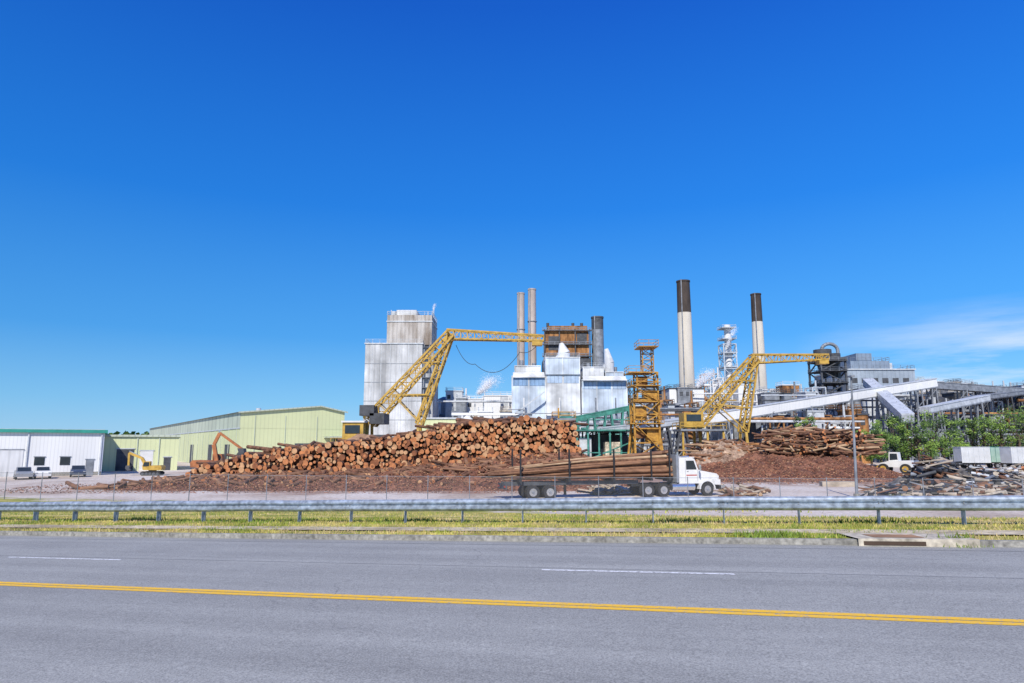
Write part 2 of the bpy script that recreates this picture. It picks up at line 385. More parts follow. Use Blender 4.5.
chips('bark_chips',pile_h,xL-9,xR+10,62,YP+1,34000,.035,.15,[chipA,chipA,chipB,chipC,bark,bark])
mb=MB(); row=0
def log_ends(mb,x,y,z,r,l):
    e=R.choices([endA,endB,endC],[6,4,2.8])[0]
    dx=R.uniform(-.05,.05)*l; dz=R.uniform(-.05,.05)*l
    tx=R.uniform(-.25,.25)
    mb.cyl((x,y,z),(x+dx+tx*l*.3,y+l,z+dz),r,r*.93,bark_side,9,cap0=e)
    if r>.28 and R.random()<.25: 
        mb.cyl((x,y-.012,z),(x,y-.004,z),r*.5,r*.5,endC if e is not endC else endA,7)
z=YARD+.2
while z<6.6:
    x=xL+(row%2)*.33
    while x<xR:
        r=R.choice([R.uniform(.13,.21),R.uniform(.17,.3),R.uniform(.26,.38)])
        zz=z+R.uniform(-.2,.2)
        zt=interp(top,x)+noise.noise(Vector((x*.45,0,0)))*.6+R.uniform(-.25,.15); zb=interp(bot,x)
        if zb-.5+noise.noise(Vector((x*.6,3,0)))*.9<zz<zt:
            y=YP-.5+(zz-zb)*.72+R.uniform(-.8,.6)
            log_ends(mb,x,y,zz,r,R.uniform(3,6))
        x+=r*1.7+R.uniform(0,.12)
    z+=.41;row+=1
for i in range(190):
    x=R.uniform(xL+3,xR-.5); zt=interp(top,x); a_=R.uniform(-1.1,1.1); l=R.uniform(2.5,5)
    y=YP+R.uniform(2,6); z=zt+R.uniform(-.35,.15); r=R.uniform(.13,.28)
    mb.cyl((x,y,z),(x+math.sin(a_)*l,y+math.cos(a_)*l,z+R.uniform(-.3,.5)),r,r*.9,bark_side,8,cap0=R.choice([endA,endB]))
for i in range(380):
    x=R.uniform(xL-1,xR+5); y=R.choice([R.uniform(67,YP-.5),R.uniform(71,YP)]); h=YARD+pile_h(x,y)+.1; a_=R.uniform(-1.5,1.5); l=R.uniform(.7,3.2);r=R.uniform(.07,.22)
    mb.cyl((x,y,h),(x+math.sin(a_)*l,y+math.cos(a_)*l,h+R.uniform(0,.5)),r,r*.9,R.choice([bark_side,pine2]),8,cap0=R.choice([endA,endB]))
mb.build('log_pile')
def pile2(x,y):
    a=X(680,95);c=X(893,95);t=(x-a)/(c-a)
    if t<0 or t>1: return 0
    prof=interp([(0,0),(.1,.35),(.3,.55),(.45,.9),(.8,.85),(1,0)],t)*(1+.15*noise.noise(Vector((x*.25,y*.2,0))))
    return (Z(451,105)-YARD)*prof*lin(80,100,y)*lin(125,112,y)
mound('bark_mound',X(675,95),X(898,95),80,125,pile2,bark,160,80,.6,.7)
chips('bark_chips',pile2,X(680,92),X(903,95),76,104,14000,.05,.2,[chipA,chipA,chipB,chipC,bark])
mb=MB()
for i in range(460):
    t=R.random(); px=765+96*t
    yb=R.uniform(101,108); ztop=Z(428+14*abs(t-.4)**1.3+3*noise.noise(Vector((t*6,0,0))),104)
    z=R.uniform(Z(453,104),ztop); x=X(px,yb); l=R.uniform(1.8,5.5); a_=R.gauss(0,.8)+(math.pi/2)
    y=yb+(z-Z(449,104))*1.1-3; r=R.uniform(.1,.23)
    d=Vector((math.sin(a_)*l/2,math.cos(a_)*l/2,R.gauss(0,.3)))
    p=Vector((x,y,z)); mb.cyl(p-d,p+d,r,r*.85,R.choice([pine2,bark_side,bark_side,pine]),8,cap0=endA,cap1=endA)
mb.build('log_pile')
# ---------- LOG TRUCK
mb=MB(); pa=W(478,499,55); pb=W(717,493,60.5); ang=math.atan2(pb.y-pa.y,pb.x-pa.x); Lg=(Vector((pb.x,pb.y))-Vector((pa.x,pa.y))).length
sc=Lg/20.3
mb.M=frame(pa.x,pa.y,YARD,ang)@Matrix.Scale(sc,4)
def wheel(mb,x,y,r=.52,w=.3,hub=chrome,side=-1):
    mb.cyl((x,y-w/2,r),(x,y+w/2,r),r,r,rubber,20)
    ys=y+side*(w/2+.01)
    mb.cyl((x,ys,r),(x,ys-side*.06,r),r*.58,r*.58,hub,16); mb.cyl((x,ys+side*.05,r),(x,ys,r),r*.2,r*.22,grey_steel,8)
for x in (4.0,5.35,13.5,14.85):
    for y,sd in((-1.05,-1),(-.72,-1),(.72,1),(1.05,1)): wheel(mb,x,y,side=sd)
    mb.beam((x,-1,.52),(x,1,.52),.16,black)
for y,sd in((-1.05,-1),(1.05,1)): wheel(mb,18.75,y,side=sd)
mb.box(1.9,13,-.45,-.3,1.0,1.28,dark_steel);mb.box(1.9,13,.3,.45,1.0,1.28,dark_steel)
mb.box(12.4,19.9,-.42,-.28,.8,1.05,black);mb.box(12.4,19.9,.28,.42,.8,1.05,black)
mb.box(1.85,1.95,-1.2,1.2,.75,1.15,dark_steel)
for y in(-1.0,-.8,.8,1.0): mb.box(1.82,1.85,y-.06,y+.06,.9,1.02,red_paint)
for x in(3.2,6.6): mb.box(x,x+.02,-1.25,-.65,.3,1.05,rubber)
for x in(3.0,6.9,10.6,13.8,15.4):
    mb.box(x-.1,x+.1,-1.25,1.25,1.28,1.45,black)
    for y in(-1.2,1.2): mb.beam((x,y,1.4),(x,y,3.75 if x<15 else 3.9),.11,black)
mb.prism([(16.3,1.0),(18.05,1.0),(18.05,2.1),(17.72,2.95),(17.5,3.05),(16.35,3.05)],-1.05,1.05,white_paint)
mb.prism([(18.055,1.05),(20.05,1.0),(20.1,1.55),(19.9,1.75),(18.055,2.08)],-.72,.72,white_paint)
mb.add([(18.085,-.92,2.13),(18.085,.92,2.13),(17.8,.9,2.88),(17.8,-.9,2.88)],[(0,1,2,3)],glass)
for y in(-1.054,1.054):
    mb.add([(16.95,y,2.1),(17.9,y,2.1),(17.65,y,2.82),(16.95,y,2.82)],[(0,1,2,3)],glass)
    mb.box(16.88,16.9,y-.004,y+.004,1.15,2.95,grey_steel);mb.box(17.95,17.97,y-.004,y+.004,1.15,2.1,grey_steel)
    mb.box(16.95,17.9,y-.006,y+.006,1.62,1.7,red_paint)
    mb.box(17.0,17.15,y-.03,y+.03,1.95,2.0,chrome)
for y0,y1 in((-1.2,-.73),(.73,1.2)):
    pr=[(18.75+.72*math.cos(t),.55+.72*math.sin(t)) for t in [math.pi*i/10 for i in range(11)]]
    pi_=[(18.75+.62*math.cos(t),.55+.62*math.sin(t)) for t in [math.pi*i/10 for i in range(10,-1,-1)]]
    for i in range(10):
        a0,a1=pr[i],pr[i+1]; b0,b1=pi_[10-i],pi_[9-i]
        mb.prism([a0,a1,b1,b0],y0,y1,white_paint)
    mb.box(19.4,19.95,y0+.03,y1,.9,1.3,white_paint); mb.box(19.955,19.99,y0+.08,y1-.08,1.02,1.22,chrome)
mb.box(20.11,20.15,-.55,.55,.98,1.55,chrome)
for i in range(8): mb.box(20.152,20.17,-.5+i*.13,-.44+i*.13,1.0,1.52,black)
mb.box(19.95,20.3,-1.22,1.22,.5,.82,chrome)
for y in(-1.15,1.15):
    mb.cyl((16.2,y*.92,1.1),(16.2,y*.92,3.5),.09,.09,chrome,10); mb.cyl((15.6,y*.85,.75),(17.6,y*.85,.75),.3,.3,chrome,14)
    mb.box(18.0,18.1,y*1.15-.1,y*1.15+.1,2.0,2.5,chrome); mb.beam((17.9,y,2.4),(18.05,y*1.15,2.4),.03,black)
mb.box(17.3,17.75,-1.0,1.0,3.055,3.12,white_paint)
for y in(-.8,-.4,0,.4,.8): mb.box(17.6,17.7,y-.05,y+.05,3.12,3.18,orange_paint)
mb.box(16.0,16.2,-1.2,1.2,1.1,3.3,grey_steel)
mb.cyl((16.9,-.5,3.12),(17.5,-.5,3.12),.05,.09,chrome,8)
for i in range(84):
    r=R.uniform(.09,.2); yy=R.uniform(-1.0,1.0); h=R.uniform(0,1)
    zb=1.6+h*2.05*(1-.22*abs(yy)); xt=R.uniform(.0,7.5); zt=1.5+h*1.1*(xt/8+.35)+R.uniform(-.15,.2)
    xb=15.75+R.uniform(-.55,.25); mid=Vector(((xb+xt)/2,yy*.95,(zb+zt)/2+R.uniform(-.05,.2)))
    m_=R.choice([pine,pine2,pine2,bark_side]); p0=Vector((xb,yy,zb)); p1=Vector((xt,yy*.8+R.uniform(-.2,.2),zt))
    mb.cyl(p0,mid,r,r*.75,m_,8,cap0=endB); mb.cyl(mid,p1,r*.75,r*.32,m_,8,cap1=endB)
mb.build('log_truck')
# ---------- LIGHT POLE
mb=MB(); q=W(857,497,56.5); base=Vector((q.x,q.y,YARD)); zt=Z(377,56.5)
mb.cyl(base,base+Vector((0,0,.35)),.25,.25,concrete,12)
mb.cyl(base+Vector((0,0,.35)),Vector((q.x+.25,q.y,zt)),.12,.07,grey_steel,12)
mb.box(q.x+.1,q.x+.4,q.y-.35,q.y+.35,zt-.02,zt+.12,grey_steel)
mb.build('light_pole')
# ---------- WHITE BUILDING LEFT
mb=MB(); Y=100; zt=Z(430,Y)-YARD; mb.M=frame(X(104,Y),Y,YARD,.53)
x0,x1=-48,0
mb.box(x0,x1,0,28,0,zt-.45,white_panel); mb.box(x0-.3,x1+.4,-.4,28.4,zt-.45,zt,roof_green)
mb.prism([(x0,zt),(x1,zt),(x1,zt+.1),(x0,zt+.1)],1,27,lt_steel)
for xx,w,h,zz,m_ in((-1.5,1,2.2,0,grey_steel),(-4.5,1.2,1.1,1.5,glass),(-7.5,1.2,1.1,1.5,glass),(-11,3.2,3.6,0,silo_panel),(-15,1,2.2,0,pale_blue),(-19.5,3.2,3.6,0,silo_panel),(-24.5,3.2,3.6,0,silo_panel),(-28.5,1,2.2,0,grey_steel),(-32,1.2,1.1,1.5,glass),(-37,1.2,1.1,1.5,glass)):
    mb.box(xx-w/2,xx+w/2,-.06,0,zz,zz+h,m_); mb.box(xx-w/2-.1,xx+w/2+.1,-.1,-.061,zz+h,zz+h+.12,grey_steel)
for xx in(-46,-34,-22,-9,-.3): mb.box(xx-.08,xx+.08,-.2,-.03,0,zt-.5,lt_steel)
mb.box(x0,x1,-.03,0,0,.5,concrete)
mb.build('white_metal_building')
# ---------- GREEN SHEDS
mb=MB(); Y=120; zt=Z(435,Y)-YARD; x1=X(179,Y); mb.M=frame(x1,Y,YARD,.45); x0=-17
mb.box(x0,0,0,20,0,zt-.35,shed_green); mb.box(x0-.2,.2,-.3,20,zt-.35,zt,shed_grey)
for xx,w,h,m_ in((-8,2.6,3.6,dark_steel),(-14,2.6,3.2,dark_steel),(-4.8,2.0,3.3,white_paint),(-1.6,1.1,2.2,dark_steel)):
    mb.box(xx-w/2,xx+w/2,-.05,0,0,h,m_);mb.box(xx-w/2-.15,xx+w/2+.15,-.1,-.051,h,h+.15,lt_steel)
for xx in(-11.5,-6.3,-3): mb.box(xx-.07,xx+.07,-.15,-.02,0,zt-.4,shed_grey)
mb.build('green_metal_shed')
mb=MB(); cx,cy=-49.4,125; ze=Z(412,125)-YARD
ang=math.atan2(.549,.836); mb.M=frame(cx,cy,YARD,ang); Wd=19.5; Ln=150
mb.box(0,Wd,0,Ln,0,ze-2.9,shed_green)
mb.box(-.02,Wd,.3,Ln,ze-2.9,ze,shed_grey)
mb.add([(0,-.03,ze-2.9),(Wd,-.03,ze-2.9),(Wd,-.03,ze+.5),(Wd*.75,-.03,ze+1.5),(0,-.03,ze)],[(0,1,2,3,4)],shed_green)
mb.add([(-.5,-.4,ze),(Wd*.75,-.4,ze+1.55),(Wd*.75,Ln,ze+1.55),(-.5,Ln,ze)],[(0,1,2,3)],lt_steel)
mb.add([(Wd*.75,-.4,ze+1.55),(Wd+.5,-.4,ze+.5),(Wd+.5,Ln,ze+.5),(Wd*.75,Ln,ze+1.55)],[(0,1,2,3)],lt_steel)
mb.beam((-.5,-.42,ze-.08),(Wd*.75,-.42,ze+1.47),.1,shed_grey,.25);mb.beam((Wd+.5,-.42,ze+.42),(Wd*.75,-.42,ze+1.47),.1,shed_grey,.25)
mb.box(-.12,-.02,-.1,Ln,ze-3.0,ze-2.8,lt_steel)
for y in(8,26,50,80): mb.box(-.06,-.01,y,y+4.5,0,4.4,dark_steel)
for y in range(2,150,7): mb.box(-.16,-.02,y,y+.16,0,ze-3,shed_grey)
for x in (2.5,8,14): mb.box(x,x+.12,-.12,0,0,ze-.5,shed_grey)
mb.box(10,13.6,-.06,0,0,4.6,dark_steel)
mb.box(Wd-4,Wd+5,-4,-.05,ze-4.6,ze-4.3,shed_grey)
mb.beam((Wd+4.8,-3.8,0),(Wd+4.8,-3.8,ze-4.6),.25,dark_steel); mb.box(Wd-2,Wd+4,-1.5,-.1,4,ze-4.7,dark_steel)
for y in(12,40,75,110): mb.cyl((Wd*.3,y,ze+.4),(Wd*.3,y,ze+1.4),.5,.5,lt_steel,10)
mb.build('green_metal_warehouse')
mb=MB(); Y=165; mb.box(X(421,Y),X(456,Y),Y,Y+20,YARD,Z(419,Y),shed_green); mb.box(X(421,Y)-.3,X(456,Y)+.3,Y-.3,Y+20,Z(419,Y),Z(417.5,Y),lt_steel); mb.box(X(430,Y),X(436,Y),Y-.06,Y,YARD,YARD+4,dark_steel); mb.build('green_metal_shed')
def handrail(mb,x0,x1,y0,y1,z,m_=yellow,h=1.1,st=2.0,w=.08):
    c=[(x0,y0),(x1,y0),(x1,y1),(x0,y1)]
    for i in range(4):
        a_=Vector((*c[i],z));b_=Vector((*c[(i+1)%4],z));n_=max(1,int((b_-a_).length/st))
        for hh in(h,h*.5): mb.beam(a_+Vector((0,0,hh)),b_+Vector((0,0,hh)),w,m_)
        for k in range(n_): p=a_.lerp(b_,k/n_); mb.beam(p,p+Vector((0,0,h)),w,m_)
# ---------- WHITE TOWER BLOCK
mb=MB(); Y=200; x0,x1=X(363,Y,420),X(421,Y,420); zt=Z(344,Y)
mb.box(x0,x1,Y,Y+18,YARD,zt,silo_panel)
xa,xb=X(384,Y,400),X(432,Y,400)
mb.box(x1+.01,xb,Y+2,Y+16,YARD,zt-3,silo_panel)
mb.box(xa,xb-.6,Y+1.5,Y+15,zt+.01,Z(314,Y),grime_panel)
mb.box(xa+2.5,xb-5.5,Y+3,Y+12,Z(314,Y)+.01,Z(308,Y),silo_panel)
mb.box(x0-.25,x1+.25,Y-.25,Y+18.2,zt,zt+.35,lt_steel)
mb.box(xa-.2,xb-.4,Y+1.3,Y+15.2,Z(321,Y),Z(321,Y)+.3,lt_steel)
for i in range(5): z=YARD+6+i*5.5; mb.box(x0-.03,x1+.03,Y-.05,Y,z,z+.14,grey_steel)
for i in range(6): x=x0+2+i*2.7; mb.box(x,x+.12,Y-.06,Y,YARD,zt,lt_steel)
mb.beam((x1+.4,Y+1,YARD),(x1+.4,Y+1,zt),.35,grey_steel); mb.beam((x1+2,Y+1,YARD),(x1+2,Y+1,zt),.2,grey_steel)
for i in range(12): z=YARD+3*i; mb.box(x1+.02,x1+2.4,Y+.3,Y+1.9,z,z+.12,grey_steel)
handrail(mb,x0,x1,Y,Y+18,zt+.35,lt_steel); handrail(mb,xa,xb-.6,Y+1.5,Y+15,Z(314,Y),lt_steel)
for px,py in((387,306),(399,306),(431,303),(425,308)): x=X(px,Y,340); mb.cyl((x,Y+6,Z(315,Y)),(x,Y+6,Z(py,Y)),.18,.12,lt_steel,6)
mb.cyl((xa+1.5,Y+4,Z(314,Y)),(xa+1.5,Y+4,Z(309,Y)),.9,.9,lt_steel,10)
mb.build('white_bleach_tower')
# ---------- CRANES
def crane(Y,leg_lo,apex,boom_tip,leg2_lo,dep,nb):
    mb=MB(); off=Vector((0,dep,0))
    A=W(*apex,Y);B=W(*leg_lo,Y);T=W(*boom_tip,Y);C=W(*leg2_lo,Y)
    ld=(A-B).normalized(); pn=ld.cross(Vector((0,1,0))).normalized()
    mb.truss(B+off*.5,A+off*.5,pn*1.9,pn*1.2,off,nb,.3,.12,yellow)
    up=Vector((0,0,1))
    mb.truss(A+off*.5-Vector((.6,0,0)),T+off*.5,up*1.5,up*.8,off*.5,int(nb*1.2),.22,.1,yellow)
    d=(C-A).normalized(); pn2=d.cross(Vector((0,1,0))).normalized()
    mb.truss(C+off*.5,A+off*.5,pn2*.9,pn2*.8,off*.8,int(nb*.9),.26,.1,yellow)
    for t in(.3,.66):
        for yy in(0,1): mb.beam(B.lerp(A,t)+off*yy,C.lerp(A,t+.02)+off*yy,.22,yellow)
    for yy in(0,1): mb.beam(B.lerp(A,.3)+off*yy,C.lerp(A,.02)+off*yy,.18,yellow)
    g=A.lerp(T,.93)+off*.5; mb.box(g.x-.8,g.x+.8,g.y-.8,g.y+.8,g.z-1.2,g.z-.5,yellow)
    for P in(B,C):
        for yy in(-.3,1.3):
            q=P+off*yy; mb.box(q.x-1.3,q.x+1.3,q.y-.5,q.y+.5,YARD+.8,YARD+1.6,yellow)
            for dx in(-.8,.8): mb.cyl((q.x+dx,q.y-.3,YARD+.45),(q.x+dx,q.y+.3,YARD+.45),.45,.45,dark_steel,12)
            mb.beam((q.x,q.y,YARD+1.5),P+off*(max(0,min(1,yy))),.4,yellow)
    return mb,A,B,T,C
mb,A,B,T,C=crane(105,(368,422),(450,333),(544,337),(418,424),3.0,12)
q=W(354,426,103); mb.box(q.x-1.6,q.x+1.5,102.5,106,YARD+4.8,YARD+7.6,yellow); mb.box(q.x-1.2,q.x+1,102.4,102.49,YARD+6.0,YARD+7.2,glass); mb.box(q.x+2.2,q.x+5.2,103,106,YARD+4.2,YARD+5.8,dark_steel)
mb.box(q.x-1.8,q.x+1.7,102.3,106.2,YARD+7.6,YARD+7.85,white_paint); handrail(mb,q.x-3,q.x+7,101.5,107.0,YARD+4.2,yellow)
mb.box(q.x-3,q.x+7,101.5,107.0,YARD+3.9,YARD+4.15,grey_steel)
for xx in(-2.6,2,6.4): mb.beam((q.x+xx,102,YARD),(q.x+xx,102,YARD+4),.3,yellow);mb.beam((q.x+xx,106.5,YARD),(q.x+xx,106.5,YARD+4),.3,yellow)
for py_,px_ in((410,368),(418,378)): 
    w_=W(px_,py_,105); mb.box(w_.x-1.1,w_.x+1.1,104,108.5,w_.z-.9,w_.z+.7,dark_steel)
def sag(p,q_,s_,w_,n_=14):
    pr=None
    for i in range(n_+1):
        t=i/n_; v=Vector(p).lerp(Vector(q_),t)-Vector((0,0,4*s_*t*(1-t)))
        if pr: mb.beam(pr,v,w_,black)
        pr=v
sag(W(475,364,107),W(520,352,107),2.2,.08); sag(W(456,345,107),W(475,364,107),1.0,.08); sag(W(520,352,107),W(541,340,107),.8,.08)
mb.build('log_yard_crane')
mb,A,B,T,C=crane(115,(699,424),(757,358),(831,356),(746,432),3.0,10)
q=W(693,420,113); mb.box(q.x-1.6,q.x+1.6,112.5,116,q.z-1.3,q.z+1.2,yellow); mb.box(q.x-1.2,q.x+1.2,112.43,112.49,q.z-.2,q.z+.9,glass)
mb.box(q.x-2.4,q.x+5,111.6,117.4,q.z-1.8,q.z-1.5,grey_steel); handrail(mb,q.x-2.4,q.x+5,111.6,117.4,q.z-1.5)
for xx in(-2,2,4.6): mb.beam((q.x+xx,112,YARD),(q.x+xx,112,q.z-1.8),.3,yellow)
for t in(.45,.75):
    p=B.lerp(A,t); mb.box(p.x-.2,p.x+1.8,p.y-.2,p.y+1,p.z-1.1,p.z-.95,yellow)
mb.build('log_yard_crane')
tan=mat('tan_bark',(.36,.22,.13),.95,var=.3,scale=.5,bump=1,bscale=2)
fines=mat('dusty_bark_fines',(.30,.18,.12),.95,var=.35,scale=.5,col2=(.48,.35,.25),bump=1,bscale=2,fine=2)
hfines=lambda x,y:(Z(442,108)-YARD)*max(0,1-abs((x-X(727,108))/8.5)**2.2)*max(0,1-((y-108)/9)**2)
mound('dusty_fines_heap',X(680,108),X(775,108),98,120,hfines,fines,80,60,.6,.9)
mb=MB()
for i in range(60):
    x=X(R.uniform(690,765),106);y=R.uniform(101,108);h=YARD+hfines(x,y)+.15;a_=R.uniform(-1.5,1.5);l=R.uniform(1.5,4);r=R.uniform(.1,.22)
    mb.cyl((x,y,h),(x+math.sin(a_)*l,y+math.cos(a_)*l,h+R.uniform(0,.6)),r,r*.9,R.choice([bark_side,pine2,pine]),8,cap0=endA)
mb.build('loose_logs')
mound('bark_chip_heap',X(318,96),X(408,96),90,104,lambda x,y:(Z(434,97)-YARD)*max(0,1-((x-X(362,96))/6.3)**2)*max(0,1-((y-97)/6.5)**2),tan,50,40,.3,1)
# ---------- YELLOW TOWER
mb=MB(); Y=112
def lat(mb,x0,x1,y0,y1,z0,z1,n_,w,m_):
    for x,y in((x0,y0),(x1,y0),(x1,y1),(x0,y1)): mb.beam((x,y,z0),(x,y,z1),w,m_)
    for k in range(n_):
        a_=z0+(z1-z0)*k/n_;b_=z0+(z1-z0)*(k+1)/n_
        c=[(x0,y0),(x1,y0),(x1,y1),(x0,y1)]
        for i in range(4):
            p,q_=c[i],c[(i+1)%4]; mb.beam((*p,b_),(*q_,b_),w*.7,m_); mb.beam((*(p if k%2 else q_),a_),(*(q_ if k%2 else p),b_),w*.6,m_)
xa,xb=X(635,Y),X(660,Y)
lat(mb,xa,xb,Y,Y+3.6,YARD,Z(400,Y),5,.3,orange_y)
lat(mb,X(639,Y),X(660,Y),Y+.3,Y+3.3,Z(400,Y),Z(372,Y),3,.24,orange_y)
lat(mb,X(646,Y),X(657,Y),Y+.8,Y+2.6,Z(372,Y),Z(346,Y),4,.16,orange_y)
for py,pa_,pb_2 in((424,630,664),(402,634,663),(386,632,662),(373,630,655),(347,641,661)):
    z=Z(py,Y); mb.box(X(pa_,Y),X(pb_2,Y),Y-.6,Y+3.8,z,z+.14,orange_y); handrail(mb,X(pa_,Y),X(pb_2,Y),Y-.6,Y+3.8,z+.14,orange_y,1.0,1.6,.06)
for px0,px1,py0,py1,m_ in((637,648,406,420,orange_y),(646,659,390,401,orange_y),(640,650,376,385,rust),(648,661,427,442,orange_y),(636,645,428,438,rust)):
    mb.box(X(px0,Y),X(px1,Y),Y+.5,Y+2.6,Z(py1,Y),Z(py0,Y),m_)
pts=[450,424,402,386,373]
for i in range(4):
    z0,z1=Z(pts[i],Y),Z(pts[i+1],Y); a0,b0=(xa,xb) if i%2 else (xb,xa)
    mb.beam((a0,Y-.4,z0),(b0,Y-.4,z1),.4,orange_y,.1)
mb.beam((X(628,Y),Y+2,YARD),(X(636,Y),Y+2,Z(405,Y)),.3,orange_y);mb.beam((X(667,Y),Y+2,YARD),(X(660,Y),Y+2,Z(405,Y)),.3,orange_y)
mb.build('log_hoist_tower')
# ---------- CHIMNEYS
def stack(name,px,Y,pytop,pyband,w,m1,m2,base=YARD,wtop=None,rings=()):
    mb=MB(); x=X(px,Y,410); zt=Z(pytop,Y);zb=Z(pyband,Y); r=w*Y/F/2; rt=(wtop or w)*Y/F/2
    f=(zb-base)/(zt-base); rb=r+(rt-r)*f
    mb.cyl((x,Y,base),(x,Y,zb),r,rb,m1,28,caps=False); mb.cyl((x,Y,zb),(x,Y,zt),rb,rt,m2,28,caps=False)
    mb.cyl((x,Y,zt-.5),(x,Y,zt),rt*1.08,rt*1.08,m2,28,caps=False); mb.cyl((x,Y,zt-2),(x,Y,zt-2.01),rt*.99,rt*.99,black,20)
    for py in rings: z=Z(py,Y); rr=r+(rt-r)*(z-base)/(zt-base); mb.cyl((x,Y,z),(x,Y,z+.25),rr*1.18,rr*1.18,grey_steel,20)
    mb.beam((x-r*.6,Y-r-.3,base),(x-rt*.6,Y-rt-.25,zt),.3,grey_steel)
    return mb.build(name)
stack('smokestack',688,230,281,313,17,chim,chim_black,wtop=13)
stack('smokestack',762,260,294,322,14,chim,chim_black,wtop=10)
cm=mat('stack_weathered',(.44,.38,.35),.7,var=.3,scale=.3,stretch=(1,1,.25))
stack('smokestack',521,235,293,300,8,cm,cm,wtop=7.5,rings=(330,))
stack('smokestack',532.5,235,289,298,9,cm,cm,wtop=8,rings=(322,))
stack('smokestack',599,225,317,330,13,grey_steel,dark_steel,wtop=12)
mb=MB();Y=250; x=X(731,Y,410); 
lat(mb,x-2.6,x+2.0,Y-3,Y+3,YARD,Z(345,Y),9,.35,lt_steel); mb.cyl((x,Y,YARD),(x,Y,Z(325,Y)),1.5,1.2,white_paint,16)
for py in(329,340,354,368,382): z=Z(py,Y); mb.box(x-2.8,x+2.3,Y-3.2,Y+3.2,z,z+.25,lt_steel);handrail(mb,x-2.8,x+2.3,Y-3.2,Y+3.2,z,lt_steel,1.1,1.8)
mb.build('scrubber_tower')
# ---------- CENTRAL MILL BLOCKS
mb=MB(); Y=196
def wall_block(px0,px1,pyt,pyb,y0,y1,m_,ribs=3.0,rm=mill_white,rail=False):
    x0,x1=X(px0,Y,400),X(px1,Y,400); zt=Z(pyt,Y); zb=YARD if pyb is None else Z(pyb,Y)
    mb.box(x0,x1,Y+y0,Y+y1,zb,zt,m_); mb.box(x0-.15,x1+.15,Y+y0-.2,Y+y1+.2,zt,zt+.25,mill_white)
    n_=max(2,round((x1-x0)/ribs))
    for i in range(n_+1): x=x0+(x1-x0)*i/n_; mb.box(x-.1,x+.1,Y+y0-.15,Y+y0-.002,zb,zt-.01,rm)
    if rail: handrail(mb,x0,x1,Y+y0,Y+y1,zt+.3,lt_steel,1.1,2.5,.05)
def panels(px0,px1,py0,py1,y0,n_,cols,gap=.35,seed=1):
    r=random.Random(seed); x0,x1=X(px0,Y,400),X(px1,Y,400)
    for i in range(n_):
        a_=x0+(x1-x0)*i/n_+gap;b_=x0+(x1-x0)*(i+1)/n_-gap
        mb.box(a_,b_,Y+y0-.1,Y+y0-.003,Z(py1,Y),Z(py0,Y),r.choice(cols))
wall_block(512,546,376,None,2,16,mill_panel,5)
wall_block(515,541,365,376.6,3.5,15,mill_white,8)
wall_block(546.6,580,374,None,0,16,mill_white,5)
wall_block(546,580,358,374.6,-.6,14,mill_panel,5,rail=True)
panels(512,546,377.5,385,2,2,[blue_panel],.25,seed=2); panels(546.6,580,376,383,0,2,[pale_blue],.25,seed=3)
wall_block(583,629,379,None,3,16,mill_panel,5)
wall_block(585,606,366,379.6,4,14,mill_white,6,rail=True); wall_block(608,626,371,379.6,4,14,mill_panel,6)
panels(583,629,381,388,3,3,[blue_panel,pale_blue],.25,seed=7)
# sloping chute roofs joining upper and lower blocks
for px0,px1,pa_,pb_ in((513,545,371,377),(584,628,375,380)):
    x0,x1=X(px0,Y,400),X(px1,Y,400); mb.add([(x0,Y+1.2,Z(pb_,Y)),(x1,Y+1.2,Z(pb_,Y)),(x1,Y+3.3,Z(pa_,Y)),(x0,Y+3.3,Z(pa_,Y))],[(0,1,2,3)],mill_white)
for px,pt,pb_,rr in((566,340,357,1.9),(613,346,371,1.5)):
    cx=X(px,Y,400); mb.cyl((cx,Y+6,Z(pb_,Y)),(cx,Y+6,Z((pt+pb_)/2+2,Y)),rr*.9,rr,mill_white,16); mb.cyl((cx,Y+6,Z((pt+pb_)/2+2,Y)),(cx-.8,Y+6,Z(pt,Y)),rr,.6,mill_white,16)
    mb.cyl((cx,Y+6,Z((pt+pb_)/2,Y)),(cx-3.4,Y+7,Z(pb_,Y)-1),.7,.7,lt_steel,10)
for px,py0,py1 in((522,365,357),(535,365,360),(592,366,360),(620,371,364)): cx=X(px,Y,400);mb.cyl((cx,Y+8,Z(py0,Y)),(cx,Y+8,Z(py1,Y)),.6,.6,grey_steel,10)
mb.beam((X(512,Y),Y-1,Z(416,Y)),(X(545,Y),Y-1,Z(392,Y)),.4,lt_steel)
for px in(524,560,596,616): mb.cyl((X(px,Y),Y-.9,YARD),(X(px,Y),Y-.9,Z(398,Y)),.22,.22,R.choice([white_paint,grey_steel]),8)
mb.box(X(512,Y),X(630,Y),Y-1.6,Y-.7,Z(414,Y),Z(414,Y)+.2,grey_steel)
mb.build('pulp_mill_block')
mb=MB(); Y=222; a_,b_=X(544,Y,400),X(592,Y,400)
mb.box(a_,b_,Y,Y+14,YARD,Z(358,Y),dark_steel); mb.box(a_+.6,b_-.6,Y+.5,Y+13,Z(358,Y)+.01,Z(331,Y),rust); mb.box(a_+1.4,b_-1,Y+1.5,Y+12,Z(331,Y)+.01,Z(325,Y),rust)
for px in(545,560,576,591): x=X(px,Y,400);mb.beam((x,Y-.1,YARD),(x,Y-.1,Z(329,Y)),.35,dark_steel)
for py in(331,345,357): z=Z(py,Y);mb.box(a_-.4,b_+.3,Y-.5,Y+.4,z,z+.25,dark_steel);handrail(mb,a_-.4,b_+.3,Y-.5,Y+.4,z,grey_steel)
mb.box(X(549,Y,400),X(560,Y,400),Y+.42,Y+.5,Z(350,Y),Z(336,Y),dark_steel);mb.box(X(578,Y,400),X(588,Y,400),Y+.42,Y+.5,Z(344,Y),Z(333,Y),dark_steel)
